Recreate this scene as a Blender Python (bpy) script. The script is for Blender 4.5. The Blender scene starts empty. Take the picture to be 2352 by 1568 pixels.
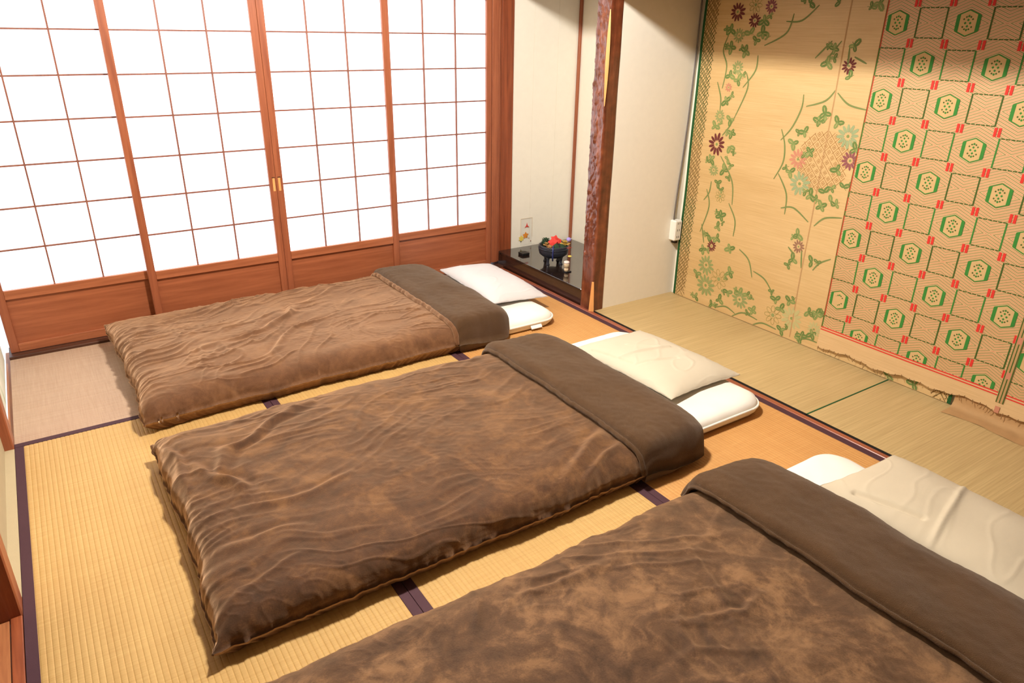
import bpy, math, random
import numpy as np
from mathutils import Matrix, Vector

scene = bpy.context.scene
col = scene.collection

# ------------------------------------------------------------------ camera
CAM_POS = (0.2659, -3.7789, 1.4514)
YAW, PITCH, ROLL = -0.5931, -0.4141, 0.0176
FOCAL_PX = 1638.57                                   # for a 2352 px wide frame
def set_camera():
    fw = Vector((-math.sin(YAW) * math.cos(PITCH), math.cos(YAW) * math.cos(PITCH), math.sin(PITCH)))
    rt = Vector((math.cos(YAW), math.sin(YAW), 0))
    up = rt.cross(fw)
    r2 = math.cos(ROLL) * rt + math.sin(ROLL) * up
    u2 = -math.sin(ROLL) * rt + math.cos(ROLL) * up
    m = Matrix(((r2.x, u2.x, -fw.x, CAM_POS[0]), (r2.y, u2.y, -fw.y, CAM_POS[1]), (r2.z, u2.z, -fw.z, CAM_POS[2]), (0, 0, 0, 1)))
    cd = bpy.data.cameras.new('camera')
    cd.sensor_width = 36.0
    cd.lens = 36.0 * FOCAL_PX / 2352.0
    cd.clip_start = 0.02
    co = bpy.data.objects.new('camera', cd)
    co.matrix_world = m
    col.objects.link(co)
    scene.camera = co
set_camera()

# ------------------------------------------------------------------ light and exposure
LAMP_POS = (1.35, -1.80, 2.29)
LAMP_WATTS = 200.0
LAMP_COLOR = (1.0, 0.965, 0.90)
PAPER_GLOW = 1.2                                      # daylight coming through the shoji paper
PAPER_COLOR = (0.80, 0.88, 1.0)
EXPOSURE = 0.60
world = bpy.data.worlds.new('overcast_sky')
scene.world = world
world.use_nodes = True
world.node_tree.nodes['Background'].inputs[0].default_value = (0.85, 0.92, 1.0, 1)
world.node_tree.nodes['Background'].inputs[1].default_value = 1.0
scene.view_settings.view_transform = 'Standard'
scene.view_settings.look = 'None'
scene.view_settings.gamma = 1.0
scene.view_settings.use_curve_mapping = False
scene.view_settings.exposure = EXPOSURE
scene.cycles.use_denoising = True
scene.cycles.use_adaptive_sampling = True
scene.cycles.adaptive_threshold = 0.02
scene.cycles.use_light_tree = False
scene.cycles.max_bounces = 5
scene.cycles.diffuse_bounces = 3
scene.cycles.glossy_bounces = 3

# ------------------------------------------------------------------ helpers
def lin(r, g, b):
    f = lambda c: (c / 255) / 12.92 if c <= 10 else (((c / 255) + 0.055) / 1.055) ** 2.4
    return (f(r), f(g), f(b), 1.0)

class Nodes:
    """a material and short-hands for its nodes"""
    def __init__(s, name):
        s.m = bpy.data.materials.new(name)
        s.m.use_nodes = True
        s.t = s.m.node_tree
        s.n, s.l = s.t.nodes, s.t.links
        s.b = s.n['Principled BSDF']
        s.out = s.n['Material Output']
    def new(s, kind, **kw):
        n = s.n.new(kind)
        for k, v in kw.items():
            setattr(n, k, v)
        return n
    def put(s, sock, v):
        if isinstance(v, bpy.types.NodeSocket):
            s.l.new(v, sock)
        else:
            sock.default_value = v
    def set(s, **kw):
        for k, v in kw.items():
            s.put(s.b.inputs[k.replace('_', ' ')], v)
        return s
    def obj(s, scale=(1, 1, 1), loc=(0, 0, 0), rot=(0, 0, 0)):
        tc = s.new('ShaderNodeTexCoord')
        mp = s.new('ShaderNodeMapping')
        mp.inputs['Scale'].default_value = scale
        mp.inputs['Location'].default_value = loc
        mp.inputs['Rotation'].default_value = rot
        s.l.new(tc.outputs['Object'], mp.inputs['Vector'])
        return mp.outputs[0]
    def noise(s, vec, scale=5, detail=3, rough=0.5, dist=0.0):
        n = s.new('ShaderNodeTexNoise')
        s.l.new(vec, n.inputs['Vector'])
        n.inputs['Scale'].default_value = scale
        n.inputs['Detail'].default_value = detail
        n.inputs['Roughness'].default_value = rough
        n.inputs['Distortion'].default_value = dist
        return n.outputs['Fac']
    def math(s, op, a, b=None, clamp=False):
        n = s.new('ShaderNodeMath', operation=op, use_clamp=clamp)
        s.put(n.inputs[0], a)
        if b is not None:
            s.put(n.inputs[1], b)
        return n.outputs[0]
    def ramp(s, fac, stops):
        r = s.new('ShaderNodeValToRGB')
        s.l.new(fac, r.inputs[0])
        el = r.color_ramp.elements
        while len(el) < len(stops):
            el.new(0.5)
        for e, (p, c) in zip(el, stops):
            e.position = p
            e.color = c if len(c) == 4 else (*c, 1)
        return r.outputs[0]
    def mix(s, fac, a, b):
        n = s.new('ShaderNodeMix', data_type='RGBA')
        s.put(n.inputs[0], fac)
        s.put(n.inputs[6], a)
        s.put(n.inputs[7], b)
        return n.outputs[2]
    def bump(s, h, strength=0.3, dist=0.01):
        n = s.new('ShaderNodeBump')
        n.inputs['Strength'].default_value = strength
        n.inputs['Distance'].default_value = dist
        s.l.new(h, n.inputs['Height'])
        s.l.new(n.outputs[0], s.b.inputs['Normal'])
        return s

def plain(name, rgb, rough=0.6, spec=0.3, bump=None, vary=0.06):
    m = Nodes(name)
    c = lin(*rgb)
    v = m.noise(m.obj(), 30, 3)
    m.set(Base_Color=m.mix(v, tuple(x * (1 - vary) for x in c[:3]) + (1,), tuple(min(1, x * (1 + vary)) for x in c[:3]) + (1,)), Roughness=rough)
    m.b.inputs['Specular IOR Level'].default_value = spec
    if bump:
        m.bump(m.noise(m.obj(), bump[0], 3), bump[1], bump[2])
    return m.m

def wood(name, dark, light, axis='z', rough=0.42, coat=0.0, grain=1.0):
    """long grain along one axis"""
    m = Nodes(name)
    k = {'x': (1.2, 26, 26), 'y': (26, 1.2, 26), 'z': (26, 26, 1.2)}[axis]
    v = m.obj(k)
    a = m.noise(v, 1.6 * grain, 5, 0.62, 0.6)
    k2 = tuple(c * 5 for c in k)
    b = m.noise(m.obj(k2), 1.5, 2, 0.5)
    f = m.math('ADD', m.math('MULTIPLY', a, 0.75), m.math('MULTIPLY', b, 0.25))
    m.set(Base_Color=m.ramp(f, [(0.3, lin(*dark)), (0.7, lin(*light))]), Roughness=rough)
    m.b.inputs['Coat Weight'].default_value = coat
    m.b.inputs['Coat Roughness'].default_value = 0.15
    m.bump(f, 0.12, 0.002)
    return m.m

def mesh_of(name, verts, faces, mats=(), smooth=False, idx=None):
    me = bpy.data.meshes.new(name)
    me.from_pydata([tuple(map(float, v)) for v in verts], [], [tuple(int(i) for i in f) for f in faces])
    for m in mats:
        me.materials.append(m)
    if idx is not None:
        me.polygons.foreach_set('material_index', np.array(idx, dtype=np.int32))
    if smooth:
        me.polygons.foreach_set('use_smooth', np.ones(len(me.polygons), dtype=bool))
    me.update()
    return me

def tag(o, label=None, cat=None, group=None, kind=None):
    for k, v in (('label', label), ('category', cat), ('group', group), ('kind', kind)):
        if v:
            o[k] = v
    return o

def thing(name, loc, label, cat, group=None, kind=None):
    o = bpy.data.objects.new(name, None)
    o.empty_display_size = 0.05
    o.location = loc
    col.objects.link(o)
    return tag(o, label, cat, group, kind)

def wloc(o):
    v = Vector((0, 0, 0))
    while o is not None:
        v += o.location
        o = o.parent
    return v

def part(name, verts, faces, mat, parent=None, smooth=False, idx=None, origin=None):
    """verts in room coordinates; the new object sits at its parent's origin (or `origin`)"""
    mats = mat if isinstance(mat, (list, tuple)) else [mat]
    base = wloc(parent) if parent is not None else Vector((0, 0, 0))
    og = Vector(origin) if origin is not None else base
    v = np.asarray(verts, dtype=float) - np.array(og)
    o = bpy.data.objects.new(name, mesh_of(name, v, faces, mats, smooth, idx))
    col.objects.link(o)
    if parent is not None:
        o.parent = parent
    o.location = og - base
    return o

CUBE_F = [(0, 3, 2, 1), (4, 5, 6, 7), (0, 1, 5, 4), (1, 2, 6, 5), (2, 3, 7, 6), (3, 0, 4, 7)]
def box_vf(x0, x1, y0, y1, z0, z1, bev=0.0):
    x0, x1 = min(x0, x1), max(x0, x1)
    y0, y1 = min(y0, y1), max(y0, y1)
    z0, z1 = min(z0, z1), max(z0, z1)
    if bev <= 0:
        return ([(x0, y0, z0), (x1, y0, z0), (x1, y1, z0), (x0, y1, z0), (x0, y0, z1), (x1, y0, z1), (x1, y1, z1), (x0, y1, z1)], list(CUBE_F))
    c = ((x0 + x1) / 2, (y0 + y1) / 2, (z0 + z1) / 2)
    h = ((x1 - x0) / 2, (y1 - y0) / 2, (z1 - z0) / 2)
    bev = min(bev, 0.45 * min(h) * 2)
    V, F, ix = [], [], {}
    for sx in (-1, 1):
        for sy in (-1, 1):
            for sz in (-1, 1):
                for ax in range(3):
                    s = (sx, sy, sz)
                    ix[s + (ax,)] = len(V)
                    V.append(tuple(c[k] + s[k] * (h[k] if k == ax else h[k] - bev) for k in range(3)))
    def quad(*k):
        F.append([ix[q] for q in k])
    for ax in range(3):
        u, w = (ax + 1) % 3, (ax + 2) % 3
        for s in (-1, 1):
            q = []
            for a, b in ((-1, -1), (1, -1), (1, 1), (-1, 1)):
                t = [0, 0, 0]; t[ax] = s; t[u] = a; t[w] = b
                q.append(tuple(t) + (ax,))
            quad(*(q if s > 0 else q[::-1]))
        for a in (-1, 1):
            for b in (-1, 1):
                t0 = [0, 0, 0]; t1 = [0, 0, 0]
                t0[u] = t1[u] = a; t0[w] = t1[w] = b
                t0[ax] = -1; t1[ax] = 1
                q = [tuple(t0) + (u,), tuple(t1) + (u,), tuple(t1) + (w,), tuple(t0) + (w,)]
                quad(*(q if a * b < 0 else q[::-1]))
    for sx in (-1, 1):
        for sy in (-1, 1):
            for sz in (-1, 1):
                q = [(sx, sy, sz, 0), (sx, sy, sz, 1), (sx, sy, sz, 2)]
                quad(*(q if sx * sy * sz > 0 else q[::-1]))
    return V, F

def boxes(name, specs, mat, parent=None, bev=0.0, origin=None):
    V, F = [], []
    for s in specs:
        v, f = box_vf(*s, bev=bev)
        n = len(V)
        V += v
        F += [[i + n for i in q] for q in f]
    return part(name, V, F, mat, parent, origin=origin)

def box(name, x0, x1, y0, y1, z0, z1, mat, parent=None, bev=0.0, origin=None):
    return boxes(name, [(x0, x1, y0, y1, z0, z1)], mat, parent, bev, origin)

def tube_vf(pts, rad, sides=8, cap=True, closed=False):
    pts = [Vector(p) for p in pts]
    n = len(pts)
    rad = rad if hasattr(rad, '__len__') else [rad] * n
    V, F = [], []
    prev = None
    for i, p in enumerate(pts):
        a = pts[(i - 1) % n] if (closed or i > 0) else p
        b = pts[(i + 1) % n] if (closed or i < n - 1) else p
        t = (b - a).normalized()
        if prev is None:
            ref = Vector((0, 0, 1)) if abs(t.z) < 0.9 else Vector((1, 0, 0))
            u = t.cross(ref).normalized()
        else:
            u = (prev - t * prev.dot(t)).normalized()
        prev = u
        w = t.cross(u)
        for k in range(sides):
            an = 2 * math.pi * k / sides
            V.append(p + (u * math.cos(an) + w * math.sin(an)) * rad[i])
    m = n if closed else n - 1
    for i in range(m):
        j = (i + 1) % n
        for k in range(sides):
            k2 = (k + 1) % sides
            F.append((i * sides + k, i * sides + k2, j * sides + k2, j * sides + k))
    if cap and not closed:
        F.append(tuple(range(sides))[::-1])
        F.append(tuple((n - 1) * sides + k for k in range(sides)))
    return V, F

def tube(name, pts, rad, mat, parent=None, sides=8, closed=False, origin=None):
    v, f = tube_vf(pts, rad, sides, True, closed)
    return part(name, v, f, mat, parent, smooth=True, origin=origin)

def lathe_vf(c, prof, n=32):
    """prof = [(radius, z)] from the bottom up around c"""
    V, F = [], []
    for r, z in prof:
        for k in range(n):
            a = 2 * math.pi * k / n
            V.append((c[0] + r * math.cos(a), c[1] + r * math.sin(a), c[2] + z))
    for i in range(len(prof) - 1):
        for k in range(n):
            k2 = (k + 1) % n
            F.append((i * n + k, i * n + k2, (i + 1) * n + k2, (i + 1) * n + k))
    F.append(tuple(range(n))[::-1])
    F.append(tuple((len(prof) - 1) * n + k for k in range(n)))
    return V, F

# gradient noise on arrays
_rng = np.random.RandomState(7)
_PERM = _rng.permutation(512)
_PERM = np.concatenate([_PERM, _PERM])
_G = np.stack([np.cos(np.arange(16) * math.pi / 8), np.sin(np.arange(16) * math.pi / 8)], 1)
def perlin(x, y, seed=0):
    x = np.asarray(x, float) + seed * 17.31
    y = np.asarray(y, float) + seed * 9.77
    xi, yi = np.floor(x).astype(int), np.floor(y).astype(int)
    xf, yf = x - xi, y - yi
    u, v = xf ** 3 * (xf * (xf * 6 - 15) + 10), yf ** 3 * (yf * (yf * 6 - 15) + 10)
    def g(a, b, dx, dy):
        h = _PERM[(_PERM[(xi + a) & 511] + yi + b) & 511] & 15
        return _G[h, 0] * dx + _G[h, 1] * dy
    n0 = g(0, 0, xf, yf) * (1 - u) + g(1, 0, xf - 1, yf) * u
    n1 = g(0, 1, xf, yf - 1) * (1 - u) + g(1, 1, xf - 1, yf - 1) * u
    return (n0 * (1 - v) + n1 * v) * 1.5
def fbm(x, y, seed=0, oct=4, gain=0.5):
    s, a, f = 0, 1, 1
    for i in range(oct):
        s = s + a * perlin(x * f, y * f, seed + i * 3.1)
        a *= gain
        f *= 2.03
    return s
def sstep(e0, e1, x):
    t = np.clip((x - e0) / (e1 - e0), 0, 1)
    return t * t * (3 - 2 * t)

def grid_faces(nu, nv, off=0, flip=False):
    i, j = np.meshgrid(np.arange(nu - 1), np.arange(nv - 1), indexing='ij')
    a = off + i * nv + j
    f = np.stack([a, a + nv, a + nv + 1, a + 1], -1).reshape(-1, 4)
    return f[:, ::-1] if flip else f

# ------------------------------------------------------------------ materials
M = {}
M['cedar'] = wood('reddish_cedar', (134, 68, 42), (178, 104, 68), 'z')
M['cedar_x'] = wood('reddish_cedar_rail', (148, 80, 48), (194, 118, 78), 'x')
M['cedar_y'] = wood('reddish_cedar_sill', (120, 54, 28), (184, 100, 58), 'y')
M['panel'] = wood('reddish_board', (142, 76, 46), (184, 108, 70), 'x', rough=0.38, grain=0.6)
M['muntin'] = wood('glare_tinted_brown_lattice', (122, 74, 60), (158, 100, 80), 'z')  # mauve tone stands in for glare from the bright paper
M['pale_wood'] = wood('pale_fresh_wood', (222, 148, 80), (246, 186, 118), 'z')
M['column'] = wood('dark_red_column', (104, 46, 24), (164, 84, 48), 'z', rough=0.35)
M['sill_dark'] = wood('dark_track_wood', (58, 32, 22), (98, 58, 38), 'x')
M['hall_wood'] = wood('hall_floor_wood', (150, 84, 50), (206, 136, 86), 'y')
M['hall_dark'] = wood('dark_hall_panel', (42, 18, 12), (70, 32, 20), 'z')
M['kamachi'] = wood('worn_sill_wood', (120, 58, 38), (176, 96, 62), 'y', rough=0.35)
M['plaster'] = plain('cream_plaster', (246, 238, 222), 0.9, 0.1, (260, 0.12, 0.002), 0.03)
M['plaster_warm'] = plain('ochre_plaster', (190, 172, 138), 0.9, 0.1, (260, 0.15, 0.002), 0.04)
M['ceiling'] = wood('ceiling_boards', (86, 64, 44), (110, 84, 60), 'y', rough=0.6)
M['heri'] = plain('dark_purple_cloth_border', (76, 48, 54), 0.7, 0.2, (900, 0.3, 0.001))
M['black_cloth'] = plain('black_cloth_border', (26, 24, 22), 0.8, 0.2)
M['green_edge'] = plain('green_cloth_edging', (38, 84, 44), 0.8, 0.2)
M['white'] = plain('white_plastic', (246, 242, 232), 0.4, 0.4, None, 0.01)
M['slot'] = plain('dark_slot', (60, 52, 46), 0.6, 0.2)
M['grey_cable'] = plain('grey_cable', (120, 112, 108), 0.5, 0.3)

def make_paper():
    m = Nodes('shoji_paper')
    v = m.noise(m.obj(), 60, 4)
    m.set(Base_Color=m.mix(v, (0.86, 0.86, 0.84, 1), (0.9, 0.9, 0.88, 1)), Roughness=0.9)
    m.b.inputs['Emission Color'].default_value = (*PAPER_COLOR, 1)
    m.b.inputs['Emission Strength'].default_value = PAPER_GLOW
    return m.m
M['paper'] = make_paper()

def make_tatami(name, dark, light, rib_axis, spread=0.5):
    """igusa reed: fine reeds across the ribs, slightly uneven colour"""
    m = Nodes(name)
    k = (6, 300, 40) if rib_axis == 'y' else (300, 6, 40)
    reed = m.noise(m.obj(k), 1.0, 3, 0.6)
    big = m.noise(m.obj((2.2, 2.2, 2.2)), 1.0, 3)
    rib = m.noise(m.obj((60, 1.5, 1) if rib_axis == 'y' else (1.5, 60, 1)), 1.0, 2)
    f = m.math('ADD', m.math('MULTIPLY', reed, spread), m.math('ADD', m.math('MULTIPLY', big, 0.25), m.math('MULTIPLY', rib, 0.25)))
    m.set(Base_Color=m.ramp(f, [(0.3, lin(*dark)), (0.72, lin(*light))]), Roughness=0.55)
    m.b.inputs['Specular IOR Level'].default_value = 0.25
    m.bump(reed, 0.25, 0.001)
    return m.m
M['tatami'] = make_tatami('tatami_reed', (184, 142, 82), (210, 172, 110), 'y')
M['tatami_x'] = make_tatami('tatami_reed_pale', (172, 140, 114), (196, 166, 140), 'x')
M['tatami_amber'] = make_tatami('tatami_reed_amber', (190, 132, 72), (212, 160, 98), 'y')  # more orange than the other mats
def make_goza_floor():
    m = Nodes('alcove_reed')
    s1 = m.noise(m.obj((2.5, 150, 40)), 1.0, 4, 0.65)
    s2 = m.noise(m.obj((1.5, 1.8, 2)), 1.0, 2)
    f = m.math('ADD', m.math('MULTIPLY', s1, 0.7), m.math('MULTIPLY', s2, 0.3))
    m.set(Base_Color=m.ramp(f, [(0.3, lin(172, 142, 94)), (0.7, lin(212, 184, 130))]), Roughness=0.5)
    m.bump(s1, 0.3, 0.0015)
    return m.m
M['alcove_reed'] = make_goza_floor()

def make_plush(name, dark, mid, light, lo, hi):
    m = Nodes(name)
    co = m.obj()
    n1 = m.noise(co, 5.0, 5, 0.70, 1.2)
    n2 = m.noise(co, 17, 5, 0.60, 0.6)
    n3 = m.noise(co, 240, 2, 0.5)
    f = m.math('ADD', m.math('MULTIPLY', n1, 0.50), m.math('ADD', m.math('MULTIPLY', n2, 0.40), m.math('MULTIPLY', n3, 0.10)))
    m.set(Base_Color=m.ramp(f, [(lo, lin(*dark)), (0.50, lin(*mid)), (hi, lin(*light))]), Roughness=0.75)
    m.b.inputs['Specular IOR Level'].default_value = 0.15
    m.b.inputs['Sheen Weight'].default_value = 0.85
    m.b.inputs['Sheen Roughness'].default_value = 0.50
    m.b.inputs['Sheen Tint'].default_value = (1.0, 0.64, 0.38, 1)
    h = m.math('ADD', m.math('MULTIPLY', n2, 0.7), m.math('MULTIPLY', n3, 0.3))
    m.bump(h, 0.28, 0.006)
    return m.m
M['plush_far_lit'] = make_plush('sheen_lightened_brown_plush', (74, 46, 27), (98, 64, 40), (122, 84, 54), 0.34, 0.66)  # same plush, base colour lightened to stand in for grazing sheen
M['plush_mid'] = make_plush('brown_plush', (50, 30, 16), (72, 44, 24), (106, 71, 40), 0.37, 0.63)
M['plush_near'] = make_plush('mottled_brown_plush', (52, 33, 19), (80, 54, 34), (122, 88, 58), 0.39, 0.61)
def make_fleece():
    m = Nodes('dark_brown_fleece')
    co = m.obj()
    n1 = m.noise(co, 480, 2, 0.6)
    n2 = m.noise(co, 9, 3)
    m.set(Base_Color=m.mix(n2, lin(68, 47, 29), lin(86, 61, 39)), Roughness=0.95)
    m.b.inputs['Specular IOR Level'].default_value = 0.05
    m.b.inputs['Sheen Weight'].default_value = 0.25
    m.b.inputs['Sheen Roughness'].default_value = 0.5
    m.b.inputs['Sheen Tint'].default_value = (1.0, 0.85, 0.7, 1)
    m.bump(n1, 0.7, 0.003)
    return m.m
M['fleece'] = make_fleece()
def make_cloth(name, rgb, rough=0.85):
    m = Nodes(name)
    co = m.obj()
    n = m.noise(co, 12, 4)
    w = m.noise(co, 700, 2)
    c = lin(*rgb)
    m.set(Base_Color=m.mix(n, tuple(x * 0.96 for x in c[:3]) + (1,), tuple(min(1, x * 1.03) for x in c[:3]) + (1,)), Roughness=rough)
    m.b.inputs['Specular IOR Level'].default_value = 0.1
    m.b.inputs['Sheen Weight'].default_value = 0.08
    m.bump(m.math('ADD', m.math('MULTIPLY', n, 0.7), m.math('MULTIPLY', w, 0.3)), 0.18, 0.006)
    return m.m
M['futon_white'] = make_cloth('white_futon_cotton', (240, 234, 222))
M['case_pink'] = make_cloth('pinkish_white_cotton', (214, 206, 202))
M['case_cream'] = make_cloth('cream_cotton', (206, 192, 168))
M['case_grey'] = make_cloth('grey_cream_cotton', (202, 186, 160))
M['tag'] = plain('white_tag', (252, 250, 246), 0.6, 0.2)

# ------------------------------------------------------------------ room shell
CEIL = 2.62
YP = -0.925            # front of the partition between tokonoma and alcove
XW = 3.352             # back wall of tokonoma and alcove
def struct(o, label=None, cat=None):
    return tag(o, label, cat, None, 'structure')

struct(box('floor', -0.02, 3.40, -4.75, 0.16, -0.06, -0.022, M['hall_wood'], origin=(1.3, -2, -0.06)), 'wooden floor base under the tatami mats', 'floor')
struct(box('ceiling', -1.3, 3.45, -4.8, 0.2, CEIL, CEIL + 0.04, M['ceiling'], origin=(1.3, -2, CEIL)), 'pale board ceiling above the beds', 'ceiling')
struct(box('wall_front', -1.3, 3.45, -4.8, -4.75, -0.06, CEIL, M['hall_dark'], origin=(1, -4.75, 0)), 'dark wooden wall facing the paper screens', 'wall')
struct(box('wall_right', XW, 3.45, -4.75, 0.16, -0.06, CEIL, M['plaster'], origin=(XW, -2, 0)), 'cream back wall of the alcove and its niche', 'wall')
w = struct(thing('wall_back', (1.4, 0.1, 0), 'cream wall above the paper screens and beside the black platform', 'wall'))
M['joint'] = plain('plaster_joint', (234, 224, 204), 0.9, 0.1)
box('upper_wall', -0.1, 2.84, 0.06, 0.16, 1.73, CEIL, M['plaster'], w)
box('niche_wall', 2.84, XW, 0.085, 0.16, -0.02, CEIL, M['plaster'], w)
for xx in (2.995, 3.18):                                     # paper joints of the niche wall
    box('wall_joint', xx, xx + 0.0012, 0.0844, 0.0855, 0.10, CEIL, M['joint'], w)
struct(box('wall_partition', 2.76, XW, YP, -0.845, -0.02, CEIL, M['plaster'], origin=(3.0, YP, 0)), 'cream partition wall beside the carved post', 'wall')
struct(box('wall_alcove', 2.72, XW, -3.80, -3.75, -0.02, CEIL, M['hall_dark'], origin=(3.0, -3.75, 0)), 'dark wooden end wall of the alcove', 'wall')
struct(box('wall_corner', 2.72, 2.78, -4.75, -3.80, -0.02, CEIL, M['plaster_warm'], origin=(2.75, -4.2, 0)), 'ochre wall beyond the alcove end', 'wall')

# lintels over alcove and niche
l = struct(thing('trim_1', (2.72, -2.3, 1.628), 'wooden lintel and wall above the alcove', 'lintel'))
box('lintel_beam', 2.685, 2.755, -3.75, YP, 1.628, 1.725, M['cedar_y'], l, 0.003)
box('lintel_wall', 2.70, 2.74, -3.75, YP, 1.725, CEIL, M['plaster'], l)
l = struct(thing('trim_2', (2.74, -0.4, 1.70), 'wooden lintel and wall above the niche', 'lintel'))
box('lintel_beam', 2.72, 2.79, -0.845, 0.085, 1.70, 1.79, M['cedar_y'], l, 0.003)
box('lintel_wall', 2.735, 2.775, -0.845, 0.085, 1.79, CEIL, M['plaster'], l)
struct(box('added_ceiling_alcove', 2.74, XW, -3.75, YP, 1.80, 1.83, M['hall_dark'], origin=(3.0, -2.3, 1.80)), 'added dark low ceiling cutting light in the alcove', 'ceiling')  # unseen, added to cut bounce light in the alcove
struct(box('added_ceiling_niche', 2.775, XW, -0.845, 0.085, 2.02, 2.05, M['ceiling'], origin=(3.0, -0.4, 2.02)), 'added wooden ceiling shading the top of the niche', 'ceiling')  # unseen, added so the niche wall darkens towards its top
struct(box('trim_3', 3.334, XW, 0.066, 0.085, 0.10, CEIL, M['cedar'], origin=(3.343, 0.075, 0.1), bev=0.003), 'thin brown corner strip in the niche', 'corner strip')
# column and jamb at the end of the shoji
struct(box('trim_4', 2.752, 2.84, 0.070, 0.16, -0.02, CEIL, M['column'], origin=(2.79, 0.1, 0), bev=0.004), 'dark red corner column between paper screens and niche', 'column')
j = struct(thing('trim_5', (2.71, 0.05, 0), 'stepped door jamb beside the last paper screen', 'jamb'))
box('jamb_face', 2.672, 2.716, 0.048, 0.14, 0.03, 1.66, M['cedar'], j, 0.002)
box('jamb_bead', 2.716, 2.734, 0.058, 0.14, 0.03, 1.66, M['cedar'], j, 0.002)
box('jamb_back', 2.734, 2.752, 0.066, 0.14, 0.03, 1.66, M['column'], j, 0.002)
# sill and head track
s = struct(thing('trim_6', (1.35, 0.04, 0), 'dark grooved sill track under the paper screens', 'sill'))
box('sill_front', 0, 2.752, 0.0, 0.022, -0.02, 0.012, M['sill_dark'], s, 0.002)  # dark tone stands in for the shadow line along the sill
box('sill_track', 0, 2.752, 0.022, 0.14, -0.02, 0.010, M['sill_dark'], s)
s = struct(thing('trim_7', (1.35, 0.04, 1.65), 'wooden head beam above the paper screens', 'lintel'))
box('head_beam', -0.02, 2.752, 0.0, 0.14, 1.655, 1.73, M['cedar_x'], s, 0.002)
# sill strip between room and alcove
s = struct(thing('trim_8', (2.71, -1.9, 0), 'narrow worn wooden strip along the alcove edge', 'threshold'))
box('strip', 2.698, 2.724, -3.75, 0.0, -0.02, 0.004, M['kamachi'], s, 0.002)
# left wall: painted sliding panel, posts, plaster bay, doorway
struct(box('wall_left', -0.12, -0.03, -1.80, -0.88, -0.02, CEIL, M['plaster_warm'], origin=(-0.08, -1.35, 0)), 'ochre plaster bay between two posts', 'wall')
struct(box('trim_9', -0.13, 0.0, -0.905, -0.815, -0.02, CEIL, M['cedar'], origin=(-0.06, -0.86, 0), bev=0.004), 'brown post beside the painted sliding panel', 'post')
struct(box('trim_10', -0.13, 0.0, -1.868, -1.79, -0.02, CEIL, M['cedar'], origin=(-0.06, -1.83, 0), bev=0.004), 'brown post at the doorway', 'post')
struct(box('trim_11', -0.030, 0.0, -1.79, -0.905, -0.02, 0.001, M['plaster_warm'], origin=(-0.015, -1.35, 0)), 'narrow filler strip between plaster and tatami', 'baseboard')
def fusuma_mat():
    m = Nodes('painted_sliding_panel_paper')
    co = m.obj((1, 3.0, 0.9))
    n = m.noise(co, 3.2, 4, 0.6, 0.8)
    m.set(Base_Color=m.ramp(n, [(0.40, lin(236, 232, 214)), (0.56, lin(226, 228, 204)), (0.66, lin(176, 194, 150))]), Roughness=0.8)
    return m.m
d = struct(thing('door_5', (-0.03, -0.4, 0), 'pale painted sliding panel on the side wall', 'sliding door'))
box('paper_face', -0.05, -0.020, -0.815, 0.0, 0.004, 1.70, fusuma_mat(), d)
box('panel_back', -0.12, -0.05, -0.815, 0.06, -0.02, CEIL, M['plaster'], d)
box('upper_panel', -0.05, -0.018, -0.815, 0.0, 1.70, CEIL, M['plaster'], d)
d = struct(thing('door_6', (-0.06, -2.35, 0), 'dark open doorway with a pale wooden sill', 'doorway'))
box('sill', -0.028, -0.001, -2.80, -1.868, -0.03, 0.003, M['cedar_y'], d, 0.002)
box('outer_sill', -0.13, -0.030, -2.80, -1.868, -0.03, -0.002, M['hall_wood'], d, 0.002)
box('head', -0.13, 0.0, -2.80, -1.868, 1.78, 1.86, M['cedar_y'], d)
box('head_wall', -0.10, -0.02, -2.80, -1.868, 1.86, CEIL, M['plaster'], d)
box('inner_jamb', -0.60, -0.13, -1.90, -1.86, -0.03, 1.9, M['hall_dark'], d)
box('hall_floor', -1.3, -0.13, -3.4, -1.90, -0.06, -0.03, M['hall_wood'], d)
box('hall_wall', -1.3, -1.25, -3.4, -1.86, -0.03, CEIL, M['hall_dark'], d)
box('hall_end', -1.3, -0.6, -1.90, -1.86, -0.03, CEIL, M['hall_dark'], d)
box('hall_end', -1.3, -0.12, -3.45, -3.4, -0.03, CEIL, M['hall_dark'], d)
box('hall_ceiling', -1.3, -0.12, -3.4, -1.86, 1.9, 1.94, M['hall_dark'], d)
struct(box('wall_left', -0.12, 0.0, -4.75, -2.80, -0.06, CEIL, M['plaster_warm'], origin=(-0.06, -3.7, 0)), 'ochre side wall past the doorway', 'wall')

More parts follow.
